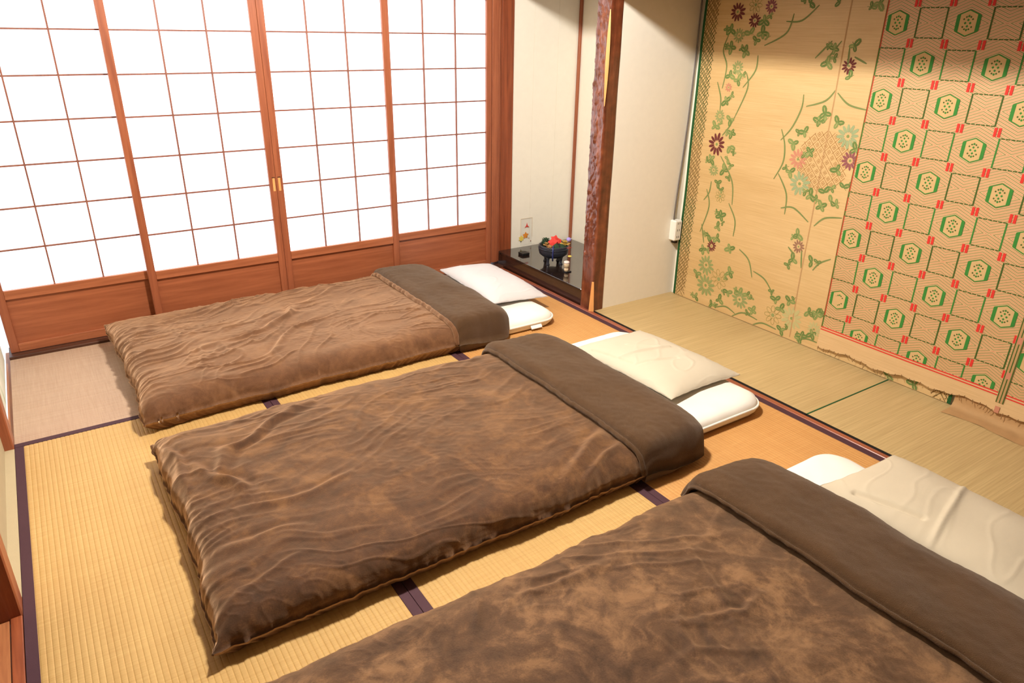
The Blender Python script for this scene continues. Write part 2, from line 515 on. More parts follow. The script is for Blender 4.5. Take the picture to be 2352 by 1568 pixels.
# ------------------------------------------------------------------ shoji
ZR, CH, NR = 0.312, 0.1839, 7
STILE = 0.035
def shoji(n, x0, width, yc, label, pull=None):
    """x0..x0+width is the paper field; yc the room-side face"""
    x1 = x0 + width
    zt = ZR + CH * NR
    d = struct(thing('door_%d' % n, ((x0 + x1) / 2, yc, 0.012), label, 'shoji screen'))
    yb = yc + 0.030
    box('stile', x0 - STILE, x0, yc, yb, 0.012, 1.652, M['cedar'], d, 0.0015)
    box('stile', x1, x1 + STILE, yc, yb, 0.012, 1.652, M['cedar'], d, 0.0015)
    box('top_rail', x0, x1, yc + 0.001, yb, zt - 0.007, 1.652, M['cedar_x'], d, 0.0015)
    box('middle_rail', x0, x1, yc + 0.001, yb, ZR - 0.042, ZR, M['cedar_x'], d, 0.0015)
    box('bottom_rail', x0, x1, yc + 0.001, yb, 0.012, 0.052, M['cedar_x'], d, 0.0015)
    box('lower_board', x0, x1, yc + 0.015, yc + 0.022, 0.052, ZR - 0.042, M['panel'], d)
    cw = width / 3
    for i in (1, 2):
        box('muntin', x0 + cw * i - 0.0035, x0 + cw * i + 0.0035, yc + 0.006, yc + 0.0175, ZR, zt, M['muntin'], d)
    for r in range(1, NR):
        box('muntin', x0, x1, yc + 0.008, yc + 0.0175, ZR + CH * r - 0.0035, ZR + CH * r + 0.0035, M['muntin'], d)
    me = None
    for i in range(3):
        for r in range(NR):
            c = (x0 + cw * (i + 0.5), yc + 0.0182, ZR + CH * (r + 0.5))
            if me is None:
                o = box('paper_pane', c[0] - cw / 2, c[0] + cw / 2, c[1] - 0.0005, c[1] + 0.0005, c[2] - CH / 2, c[2] + CH / 2, M['paper'], d, origin=c)
                me = o.data
            else:
                o = bpy.data.objects.new('paper_pane', me)
                col.objects.link(o)
                o.parent = d
                o.location = Vector(c) - d.location
    if pull:
        xa, xb = pull
        p = box('finger_pull', xa, xb, yc - 0.0012, yc + 0.004, 0.648, 0.716, M['pale_wood'], d)
        box('pull_shadow_lip', xa - 0.002, xb + 0.002, yc - 0.0018, yc + 0.004, 0.716, 0.721, M['sill_dark'], p)
shoji(1, 0.044, 0.613, 0.050, 'paper screen beside the painted side panel, clear of the beds')
shoji(2, 0.677, 0.609, 0.016, 'second paper screen from the doorway side, finger pull on its right stile', (1.303, 1.3145))
shoji(3, 1.357, 0.609, 0.016, 'third paper screen, finger pull on its left stile', (1.332, 1.3435))
shoji(4, 2.020, 0.613, 0.050, 'paper screen beside the dark corner column, behind the farthest pillow')

# ------------------------------------------------------------------ tatami
def tatami(x0, x1, y0, y1, along, mat, label, borders=(0, 1)):
    """x0<x1, y0<y1; ribs run along `along`; cloth borders on the long sides"""
    t = thing('tatami_mat', ((x0 + x1) / 2, (y0 + y1) / 2, -0.022), label, 'tatami mat', 'tatami mats covering the floor')
    g = 0.0008
    x0, x1, y0, y1 = x0 + g, x1 - g, y0 + g, y1 - g
    wa, wb = (x0, x1) if along == 'y' else (y0, y1)
    la, lb = (y0, y1) if along == 'y' else (x0, x1)
    n = int(round((wb - wa) / 0.0145))
    per = 6
    k = np.arange(n * per + 1)
    w = wa + (wb - wa) * k / (n * per)
    ph = (k % per) / per
    z = -0.0011 + 0.0011 * np.sqrt(np.maximum(0, np.sin(math.pi * ph)))
    z[::per] = -0.0013
    L = np.linspace(la, lb, 3)
    V = []
    for l_ in L:
        for a, b in zip(w, z):
            V.append((a, l_, b) if along == 'y' else (l_, a, b))
    F = [tuple(f) for f in grid_faces(3, len(w), 0, along == 'y')]
    o = len(V)
    bv, bf = box_vf(x0, x1, y0, y1, -0.022, -0.0015)
    V += bv
    F += [[i + o for i in q] for q in bf]
    part('reed_cover', V, F, mat, t)
    hw = 0.0285
    for a, b in [((wa, wa + hw), (wb - hw, wb))[q_] for q_ in borders]:
        if along == 'y':
            box('cloth_border', a, b, y0, y1, -0.006, 0.0009, M['heri'], t, 0.0006)
        else:
            box('cloth_border', x0, x1, a, b, -0.006, 0.0009, M['heri'], t, 0.0006)
tatami(0.0, 1.8, -0.897, 0.0, 'x', M['tatami_x'], 'pale tatami mat beside the paper screens, partly under the farthest bed', (0,))
tatami(0.0, 0.9, -2.70, -0.897, 'y', M['tatami'], 'tatami mat along the doorway wall, bare at the foot of the middle bed')
tatami(0.9, 1.8, -2.70, -0.897, 'y', M['tatami'], 'tatami mat mostly hidden under the centre of the middle bed')
tatami(0.0, 1.8, -3.60, -2.70, 'x', M['tatami_x'], 'tatami mat hidden under the nearest bed')
tatami(1.8, 2.698, -1.80, 0.0, 'y', M['tatami_amber'], 'amber tatami mat in front of the black platform')
tatami(1.8, 2.698, -3.60, -1.80, 'y', M['tatami_amber'], 'amber tatami mat at the head of the nearest bed')
tatami(0.0, 2.698, -4.60, -3.60, 'x', M['tatami_x'], 'tatami mat past the nearest bed')

# alcove floor: two thin reed mats
def alcove_mat(y0, y1, label):
    t = thing('reed_floor_mat', (3.03, (y0 + y1) / 2, -0.022), label, 'reed mat', 'reed mats on the alcove floor')
    box('reed_sheet', 2.741, 3.345, y0, y1, -0.022, 0.003, M['alcove_reed'], t)
    box('black_border', 2.7245, 2.741, y0, y1, -0.022, 0.0035, M['black_cloth'], t)
    return t
t = alcove_mat(-2.310, YP, 'reed floor mat in the alcove, between partition wall and green seam')
box('green_edging', 2.741, 3.345, -2.3135, -2.3065, -0.02, 0.0042, M['green_edge'], t, 0.0008)
alcove_mat(-3.75, -2.314, 'reed floor mat in the alcove below the hexagon wall mat')

# ------------------------------------------------------------------ carved post
def carved_post():
    t = thing('alcove_post', (2.762, -0.875, 0), 'carved rippled brown post between niche and alcove', 'post')
    nz, na = 420, 72
    z = np.linspace(-0.02, CEIL, nz)
    an = np.linspace(0, 2 * math.pi, na, endpoint=False)
    Z, A = np.meshgrid(z, an, indexing='ij')
    c, s = np.cos(A), np.sin(A)
    p = 7.0
    r = (np.abs(c) ** p + np.abs(s) ** p) ** (-1 / p)
    cut = sstep(0.15, 0.42, Z)
    left = sstep(0.55, 0.85, -c)                                # the face towards the room is left rough
    rip = fbm(A * 5.5, Z * 26, 3, 3, 0.55)
    rip2 = fbm(A * 2.2, Z * 9, 5, 2)
    knob = np.maximum(0, rip) * 0.55 + rip2 * 0.30
    dx = left * cut * (knob * 0.017 - 0.004) + left * (1 - cut) * rip2 * 0.002
    other = (1 - left) * fbm(A * 3, Z * 3, 8, 2) * 0.0012
    lean = 0.006 * np.sin(Z * 2.1)
    hx, hy = 0.046, 0.053
    X = 2.763 + hx * r * c - dx * 1.0 + other * c
    Y = -0.876 + hy * r * s + other * s + left * cut * rip2 * 0.004
    V = np.stack([X, Y, Z], -1).reshape(-1, 3)
    F = []
    for i in range(nz - 1):
        for k in range(na):
            k2 = (k + 1) % na
            F.append((i * na + k, i * na + k2, (i + 1) * na + k2, (i + 1) * na + k))
    F.append(tuple(range(na))[::-1])
    F.append(tuple((nz - 1) * na + k for k in range(na)))
    m = Nodes('carved_glossy_wood')
    n1 = m.noise(m.obj((30, 30, 3)), 1.0, 4, 0.6, 0.5)
    n2 = m.noise(m.obj(), 22, 3)
    f = m.math('ADD', m.math('MULTIPLY', n1, 0.6), m.math('MULTIPLY', n2, 0.4))
    m.set(Base_Color=m.ramp(f, [(0.32, lin(70, 30, 16)), (0.52, lin(110, 54, 32)), (0.7, lin(146, 80, 48))]), Roughness=0.30)
    m.b.inputs['Coat Weight'].default_value = 0.45
    m.b.inputs['Coat Roughness'].default_value = 0.12
    part('shaft', V, F, m.m, t, smooth=True)
    # planed pale facets on the corner
    def facet(zs, ws):
        V, F = [], []
        cx, cy = 2.7185, -0.928
        d = np.array((1, -1, 0)) / math.sqrt(2)
        nrm = np.array((-1, -1, 0)) / math.sqrt(2)
        for z_, w_ in zip(zs, ws):
            base = np.array((cx, cy, z_)) + nrm * 0.0035
            for q, off in ((-1, 0), (1, 0), (1, -0.012), (-1, -0.012)):
                V.append(base + d * q * w_ + nrm * off)
        n = len(zs)
        for i in range(n - 1):
            for k in range(4):
                F.append((i * 4 + k, i * 4 + (k + 1) % 4, (i + 1) * 4 + (k + 1) % 4, (i + 1) * 4 + k))
        F.append((3, 2, 1, 0))
        F.append(tuple((n - 1) * 4 + k for k in range(4)))
        part('planed_facet', V, F, M['pale_wood'], t)
    facet(np.linspace(0.002, 0.175, 12), np.interp(np.linspace(0, 1, 12), [0, 0.85, 1], [0.0145, 0.0075, 0.006]))
    zz = np.linspace(1.10, 1.54, 24)
    facet(zz, 0.0015 + 0.0075 * np.sin(np.linspace(0, math.pi, 24)) ** 0.8)
carved_post()

# ------------------------------------------------------------------ black platform of the niche
def lacquer(name, rgb, rough):
    m = Nodes(name)
    n = m.noise(m.obj((8, 1.5, 8)), 4, 3)
    c = lin(*rgb)
    m.set(Base_Color=m.mix(n, c, tuple(x * 1.6 for x in c[:3]) + (1,)), Roughness=rough)
    m.b.inputs['Coat Weight'].default_value = 0.8
    m.b.inputs['Coat Roughness'].default_value = 0.04
    return m.m
M['lacquer'] = lacquer('black_lacquer_top', (34, 24, 20), 0.12)
M['lacquer_front'] = lacquer('dark_brown_lacquer_front', (44, 24, 16), 0.35)
t = thing('niche_platform', (3.0, -0.4, -0.02), 'low glossy black lacquered platform in the niche', 'platform')
box('top_board', 2.732, 3.336, -0.812, 0.068, 0.082, 0.097, M['lacquer'], t, 0.0015)
box('front_board', 2.735, 2.752, -0.812, 0.066, -0.022, 0.082, M['lacquer_front'], t)
box('base_block', 2.76, 3.33, -0.812, 0.06, -0.02, 0.082, M['lacquer_front'], t)

# ------------------------------------------------------------------ printed pattern of the floral wall mat (metres on the wall: y, z)
FLOWERS = [
 (-1.168,1.541,0.042,'m'), (-1.272,1.571,0.034,'o'), (-1.365,1.563,0.031,'p'), (-1.280,1.502,0.032,'m'), (-1.197,1.434,0.033,'g'), (-1.214,1.286,0.033,'g'), (-1.170,1.189,0.021,'k'), (-1.137,1.046,0.030,'g'), (-1.140,0.902,0.054,'m'), (-1.141,0.766,0.031,'g'), (-1.207,0.637,0.030,'o'), (-1.198,0.359,0.031,'m'), (-1.177,0.243,0.053,'g'), (-1.190,0.125,0.059,'g'), (-1.278,0.188,0.050,'o'), (-1.435,0.117,0.048,'g'), (-1.656,0.100,0.046,'o'), (-1.768,0.120,0.058,'t'), (-1.900,0.107,0.036,'t'), (-1.734,0.489,0.031,'q'), (-1.876,1.032,0.050,'b'), (-1.677,0.787,0.053,'b'), (-1.645,0.898,0.043,'k'), (-1.911,0.930,0.038,'p'), (-1.818,1.322,0.032,'m'),]
LEAVES = [
 (-1.336,1.502), (-1.143,1.459), (-1.263,1.443), (-1.337,1.447), (-1.157,1.379), (-1.249,1.364), (-1.306,1.415), (-1.170,1.246), (-1.224,1.227), (-1.166,1.123), (-1.208,1.034), (-1.114,0.992), (-1.229,0.969), (-1.231,0.902), (-1.115,0.820), (-1.227,0.837), (-1.210,0.777), (-1.179,0.705), (-1.230,0.535), (-1.219,0.471), (-1.166,0.414), (-1.324,0.373), (-1.229,0.411), (-1.116,0.175), (-1.347,0.245), (-1.126,0.038), (-1.350,0.132), (-1.481,0.158), (-1.248,0.028), (-1.298,0.073), (-1.527,0.083), (-1.658,0.188), (-1.741,0.206), (-1.695,0.148), (-1.856,0.184), (-1.899,0.191), (-1.839,0.050), (-1.718,0.037), (-1.718,0.544), (-1.716,0.419), (-1.821,0.435), (-1.140,0.326), (-1.429,0.151), (-1.742,1.117), (-1.814,1.083), (-1.718,1.080), (-1.604,0.966), (-1.701,0.939), (-1.614,0.833), (-1.747,0.744), (-1.817,0.772), (-1.811,0.704), (-1.859,0.880), (-1.906,0.810), (-1.926,0.981), (-1.858,0.735), (-1.654,1.023), (-1.731,1.389), (-1.826,1.404), (-1.832,1.277), (-1.572,1.574), (-1.902,1.569), (-1.712,1.330), (-1.719,1.577),]
VINES = [
 [(-1.775,1.221),(-1.731,1.170),(-1.638,1.138)], [(-1.615,1.189),(-1.615,1.126),(-1.581,1.036),(-1.531,0.972)], [(-1.526,1.023),(-1.558,0.953),(-1.565,0.871),(-1.527,0.784)], [(-1.549,0.815),(-1.613,0.726),(-1.623,0.626)], [(-1.595,0.652),(-1.666,0.667),(-1.761,0.617)], [(-1.786,1.209),(-1.850,1.164),(-1.943,1.149)], [(-1.794,0.605),(-1.843,0.654),(-1.929,0.673)], [(-1.461,1.499),(-1.545,1.503),(-1.621,1.566)], [(-1.497,1.532),(-1.471,1.449),(-1.357,1.392)], [(-1.328,1.348),(-1.323,1.276),(-1.260,1.195)], [(-1.271,1.266),(-1.290,1.194),(-1.235,1.052)], [(-1.131,1.437),(-1.109,1.363),(-1.142,1.289),(-1.129,1.182)], [(-1.093,1.211),(-1.127,1.136),(-1.132,1.074)], [(-1.235,1.052),(-1.204,0.994),(-1.169,0.950)], [(-1.177,0.846),(-1.272,0.729),(-1.294,0.608)], [(-1.271,0.612),(-1.329,0.530),(-1.333,0.445)], [(-1.134,0.705),(-1.128,0.644),(-1.096,0.595)], [(-1.108,0.658),(-1.140,0.568),(-1.101,0.417)], [(-1.106,0.463),(-1.140,0.363)], [(-1.386,0.388),(-1.457,0.346),(-1.494,0.260)], [(-1.497,0.296),(-1.572,0.274),(-1.633,0.215)], [(-1.273,0.018),(-1.348,0.047),(-1.418,0.028)], [(-1.400,0.008),(-1.469,0.050),(-1.566,0.042)], [(-1.532,-0.002),(-1.598,0.035),(-1.689,0.031)], [(-1.755,0.474),(-1.770,0.389)], [(-1.677,0.474),(-1.721,0.441)], [(-1.834,0.395),(-1.864,0.439),(-1.916,0.473)], [(-1.818,0.016),(-1.868,0.044),(-1.930,0.046)], [(-1.805,1.397),(-1.811,1.321)], [(-1.644,1.347),(-1.716,1.421)], [(-1.683,1.315),(-1.762,1.422)], [(-1.836,1.360),(-1.897,1.335)],]
def clip_poly(P, axis, lim, keep_less):
    """cut a convex polygon of (y, z) points at a line"""
    out = []
    for a, b in zip(P, P[1:] + P[:1]):
        ia = (a[axis] <= lim) if keep_less else (a[axis] >= lim)
        ib = (b[axis] <= lim) if keep_less else (b[axis] >= lim)
        if ia:
            out.append(a)
        if ia != ib:
            t_ = (lim - a[axis]) / (b[axis] - a[axis])
            out.append((a[0] + (b[0] - a[0]) * t_, a[1] + (b[1] - a[1]) * t_))
    return out

class Print:
    """flat inked shapes lying on a hanging mat"""
    def __init__(s, surf, lift=0.0008):
        s.surf, s.lift = surf, lift
        s.V, s.F, s.I, s.mats, s.clips = [], [], [], [], []
    def slot(s, m):
        if m not in s.mats:
            s.mats.append(m)
        return s.mats.index(m)
    def poly(s, pts, m, lift=0.0):
        pts = [tuple(p) for p in pts]
        for ax, lim, less in s.clips:
            pts = clip_poly(pts, ax, lim, less)
            if len(pts) < 3:
                return
        n = len(s.V)
        for y, z in pts:
            s.V.append((s.surf(y, z) - s.lift - lift, y, z))
        s.F.append(list(range(n, n + len(pts))))
        s.I.append(s.slot(m))
    def rect(s, y0, y1, z0, z1, m, nz=1, lift=0.0):
        for i in range(nz):
            a, b = z0 + (z1 - z0) * i / nz, z0 + (z1 - z0) * (i + 1) / nz
            s.poly([(y0, a), (y1, a), (y1, b), (y0, b)], m, lift)
    def ellipse(s, c, a, b, ang, m, n=10, lift=0.0):
        ca, sa = math.cos(ang), math.sin(ang)
        s.poly([(c[0] + a * math.cos(t) * ca - b * math.sin(t) * sa, c[1] + a * math.cos(t) * sa + b * math.sin(t) * ca)
                for t in (2 * math.pi * k / n for k in range(n))], m, lift)
    def stroke(s, pts, w, m, lift=0.0):
        pts = [Vector(p) for p in pts]
        w = w if hasattr(w, '__len__') else [w] * len(pts)
        L, R = [], []
        for i, p in enumerate(pts):
            d = (pts[min(i + 1, len(pts) - 1)] - pts[max(i - 1, 0)])
            d = d.normalized() if d.length > 0 else Vector((1, 0))
            nrm = Vector((-d.y, d.x))
            L.append(p + nrm * w[i] / 2)
            R.append(p - nrm * w[i] / 2)
        for i in range(len(pts) - 1):
            s.poly([L[i], L[i + 1], R[i + 1], R[i]], m, lift)
    def build(s, name, parent):
        return part(name, s.V, s.F, s.mats, parent, idx=s.I)

def ink(name, rgb):
    return plain(name, rgb, 0.7, 0.15, None, 0.10)
INK = {k: ink('print_' + n, c) for k, n, c in (
    ('m', 'maroon', (108, 52, 48)), ('p', 'plum', (140, 82, 84)), ('g', 'grey_green', (146, 152, 96)), ('k', 'pink', (196, 132, 104)), ('o', 'olive_outline', (132, 132, 58)),
    ('t', 'pale_teal', (186, 176, 122)), ('b', 'blue_green', (152, 162, 118)), ('q', 'mauve', (150, 108, 84)), ('leaf', 'leaf_green', (106, 126, 68)), ('leaf2', 'pale_leaf_green', (132, 144, 84)),
    ('vine', 'vine_green', (122, 132, 78)), ('lat', 'lattice_brown', (150, 104, 52)), ('dk', 'dark_green_lattice', (74, 84, 40)), ('bor', 'border_brown', (112, 88, 44)), ('red', 'red', (214, 58, 48)),
    ('grn', 'green', (60, 128, 54)), ('dgr', 'dark_green', (70, 94, 40)), ('seam', 'seam_tan', (184, 144, 98)), ('fray', 'frayed_tan', (138, 104, 66)), ('hexbase', 'hexagon_field', (204, 168, 116)))}

def reed_sheet_mat(name, dark, light):
    m = Nodes(name)
    v = m.noise(m.obj((60, 5, 330)), 1.0, 3, 0.6)
    v2 = m.noise(m.obj((3, 1.2, 7)), 1.0, 4)
    f = m.math('ADD', m.math('MULTIPLY', v, 0.6), m.math('MULTIPLY', v2, 0.4))
    m.set(Base_Color=m.ramp(f, [(0.3, lin(*dark)), (0.7, lin(*light))]), Roughness=0.55)
    m.bump(v, 0.3, 0.0012)
    return m
M['floral_reed'] = reed_sheet_mat('floral_mat_reed', (192, 154, 98), (218, 184, 130)).m

def sheet(name, surf, y0, y1, z0f, z1, ny, nz, thick, mat, parent):
    """a hanging sheet; z0f(y) is its lower edge"""
    y = np.linspace(y0, y1, ny)
    V = []
    for back in (0, 1):
        for a in y:
            for q in np.linspace(0, 1, nz):
                zz = z0f(a) + (z1 - z0f(a)) * q
                V.append((surf(a, zz) + back * thick, a, zz))
    n = ny * nz
    F = [tuple(f) for f in grid_faces(ny, nz, 0, True)] + [tuple(f) for f in grid_faces(ny, nz, n)]
    edge = [i * nz for i in range(ny)] + [(ny - 1) * nz + j for j in range(1, nz)] + [i * nz + nz - 1 for i in range(ny - 2, -1, -1)] + [j for j in range(nz - 2, 0, -1)]
    for a, b in zip(edge, edge[1:] + edge[:1]):
        F.append((a, b, b + n, a + n))
    return part(name, V, F, mat, parent, smooth=False)

def surf1(y, z):
    return 3.3355 + 0.0022 * math.sin(z * 5.0 + y * 2) * min(1, z * 2) + 0.0016 * math.sin(z * 11 + 1.3)

def floral_mat():
    t = thing('floral_wall_mat', (3.338, -1.77, 0), 'woven reed wall mat printed with green vines and chrysanthemums', 'wall mat')
    Y0, Y1, YC = -0.952, -2.588, -1.775
    sheet('reed_sheet', surf1, Y0, Y1, lambda y: 0.006, 1.79, 40, 80, 0.003, M['floral_reed'], t)
    for ya, yb in ((Y0 + 0.001, -0.967), (Y1 - 0.001, Y1 + 0.014)):
        e = Print(surf1, 0.0012)
        e.rect(ya, yb, 0.006, 1.79, M['green_edge'], 40)
        e.build('edge_binding', t)
    p = Print(surf1)
    for a in (YC, -1.94):                                           # woven joins
        p.rect(a - 0.003, a + 0.003, 0.02, 1.78, INK['seam'], 40)
    rnd = random.Random(4)
    def flower(y, z, r, k):
        n = 12 if r > 0.03 else 9
        a0 = rnd.random()
        if k == 'o':
            n = 8
            for i in range(n):
                a = a0 + 2 * math.pi * i / n
                c = (y + 0.66 * r * math.cos(a), z + 0.66 * r * math.sin(a))
                pts = []
                for q in range(9):
                    tt = 2 * math.pi * q / 8
                    u_, v_ = 0.36 * r * math.cos(tt), 0.21 * r * math.sin(tt)
                    pts.append((c[0] + u_ * math.cos(a) - v_ * math.sin(a), c[1] + u_ * math.sin(a) + v_ * math.cos(a)))
                p.stroke(pts, 0.0016, INK['o'])
            p.ellipse((y, z), r * 0.2, r * 0.2, 0, INK['g'])
            return
        for i in range(n):
            a = a0 + 2 * math.pi * i / n
            ln = r * rnd.uniform(0.9, 1.05)
            p.ellipse((y + 0.64 * ln * math.cos(a), z + 0.64 * ln * math.sin(a)), 0.36 * ln, 0.36 * ln * math.sin(math.pi / n) * 1.5, a, INK[k], 8)
        p.ellipse((y, z), r * 0.13, r * 0.13, 0, INK['leaf2'])
    def leaf(y, z, k_=1.0):
        a0 = rnd.uniform(0, 6.28)
        n = rnd.choice((2, 3, 3, 4))
        for i in range(n):
            a = a0 + i * 2 * math.pi / max(n, 3) + rnd.uniform(-0.3, 0.3)
            r = rnd.uniform(0.0135, 0.0215) * k_
            c = (y + r * 0.85 * math.cos(a), z + r * 0.85 * math.sin(a))
            p.ellipse(c, r, r * 0.62, a, INK['leaf' if rnd.random() < 0.6 else 'leaf2'], 8, i * 0.00005)
            p.ellipse(c, r * 0.55, r * 0.07, a, M['floral_reed'], 6, 0.0003)
        p.stroke([(y, z), (y + 0.02 * math.cos(a0 + 3), z + 0.02 * math.sin(a0 + 3))], 0.002, INK['vine'])
    p.clips = [(1, 0.008, False)]
    for y, z, r, k in FLOWERS:
        flower(y, z, r * 1.12, k)
    for y, z in LEAVES:
        leaf(y, z)
        if rnd.random() < 0.7:
            leaf(y + rnd.choice((-1, 1)) * rnd.uniform(0.022, 0.034), z + rnd.uniform(-0.035, 0.035), 0.66)
    for y, z in LEAVES + [(f[0], f[1]) for f in FLOWERS]:
        if z < 0.12 and y > -1.72:
            leaf(2 * YC - y, z * 0.8)
    for pts in VINES:
        q = [Vector(a) for a in pts]
        if len(q) == 2:
            q.insert(1, (q[0] + q[1]) / 2)
        out = []
        for i in range(len(q) - 1):
            a, b = q[max(i - 1, 0)], q[min(i + 2, len(q) - 1)]
            for s_ in range(7):
                u_ = s_ / 7
                out.append(0.5 * (2 * q[i] + (q[i + 1] - a) * u_ + (2 * a - 5 * q[i] + 4 * q[i + 1] - b) * u_ ** 2 + (3 * q[i] - a - 3 * q[i + 1] + b) * u_ ** 3))
        out.append(q[-1])
        n = len(out)
        p.stroke(out, [0.0025 + 0.006 * math.sin(math.pi * (0.12 + 0.76 * i / (n - 1))) for i in range(n)], INK['vine'])
    p.build('flower_print', t)
    # diamond lattice along both edges
    b = Print(surf1)
    def lattice(ya, sgn):
        w0, pz = 0.072, 0.0215
        z = 0.0
        i = 0
        while z < 1.95:
            m = INK['bor'] if perlin(z * 3.1, 0.3, 2) > 0.12 else INK['dk']
            w = w0 + 0.010 * float(perlin(z * 9, 0.7, 4)) + (0.006 if i % 2 else 0)
            b.clips = [(1, 0.008, False)]
            b.stroke([(ya, z), (ya + sgn * w, z + w * 1.15)], 0.0030, m)
            b.stroke([(ya, z + w * 1.15), (ya + sgn * w, z)], 0.0030, m)
            for k in range(4):
                if (k + 0.5) * 0.0187 < w - 0.004:
                    c = (ya + sgn * (k + 0.5) * 0.0187, z + (0.0107 if k % 2 else 0))
                    b.poly([(c[0] - 0.0032, c[1]), (c[0], c[1] - 0.0036), (c[0] + 0.0032, c[1]), (c[0], c[1] + 0.0036)], m, 0.0001)
            z += pz
            i += 1
    lattice(-0.968, -1)
    lattice(Y1 + 0.014, 1)
    b.build('diamond_border', t)
    # medallion lattice
    d = Print(surf1, 0.0006)
    cy, cz, R, q = YC - 0.002, 0.905, 0.132, 0.031
    for k in range(-7, 8):
        o = k * q
        h = R * R - o * o
        if h <= 0:
            continue
        h = math.sqrt(h)
        for sg in (1, -1):
            a = (math.sqrt(0.5), sg * math.sqrt(0.5) * 1.08)
            nrm = (-a[1], a[0])
            p0 = (cy + nrm[0] * o - a[0] * h, cz + nrm[1] * o - a[1] * h)
            p1 = (cy + nrm[0] * o + a[0] * h, cz + nrm[1] * o + a[1] * h)
            d.stroke([p0, p1], 0.0022, INK['lat'])
        for j in range(-7, 8):
            u_, v_ = (k + 0.5) * q, (j + 0.5) * q
            if u_ * u_ + v_ * v_ < (R - 0.01) ** 2:
                c = (cy + (u_ + v_) * math.sqrt(0.5), cz + (v_ - u_) * math.sqrt(0.5) * 1.08)
                for rr, mm, lf in ((0.0105, INK['lat'], 0.0), (0.0080, M['floral_reed'], 0.0001), (0.0034, INK['lat'], 0.0002)):
                    d.poly([(c[0] - rr, c[1]), (c[0], c[1] - rr * 1.08), (c[0] + rr, c[1]), (c[0], c[1] + rr * 1.08)], mm, lf)
    d.build('medallion_lattice', t)
floral_mat()

# hexagon mat hanging in front of it
def surf2(y, z):
    curl = 0.010 * max(0.0, 1 - z / 0.34) ** 2
    return 3.3265 - curl + 0.0025 * math.sin(z * 6.2 + y * 3) * min(1, z * 3) + 0.0015 * math.sin(y * 9 + z * 4)

def zigzag_mat():
    m = reed_sheet_mat('hexagon_mat_reed', (200, 162, 112), (222, 186, 136))
    base = m.b.inputs['Base Color'].links[0].from_socket
    tc = m.new('ShaderNodeTexCoord')
    sp = m.new('ShaderNodeSeparateXYZ')
    m.l.new(tc.outputs['Object'], sp.inputs[0])
    ty = m.math('PINGPONG', m.math('ADD', sp.outputs[1], 0.06), 0.1375)
    tz = m.math('PINGPONG', m.math('SUBTRACT', sp.outputs[2], 1.495), 0.15)
    ph = m.math('DIVIDE', m.math('ADD', tz, m.math('MULTIPLY', ty, 0.44)), 0.0115)
    fr = m.math('FRACT', ph)
    r1 = m.math('COMPARE', fr, 0.27)
    g1 = m.math('COMPARE', fr, 0.77)
    for nd in m.n:
        if nd.type == 'MATH' and nd.operation == 'COMPARE':
            nd.inputs[2].default_value = 0.13
    zone = m.math('GREATER_THAN', sp.outputs[2], 0.142)
    c = m.mix(m.math('MULTIPLY', m.math('MULTIPLY', r1, zone), 0.75), base, lin(198, 122, 88))
    c = m.mix(m.math('MULTIPLY', m.math('MULTIPLY', g1, zone), 0.85), c, lin(120, 112, 54))
    m.l.new(c, m.b.inputs['Base Color'])
    return m.m
M['zigzag'] = zigzag_mat()
M['hem'] = reed_sheet_mat('hexagon_mat_hem', (204, 162, 112), (228, 190, 140)).m

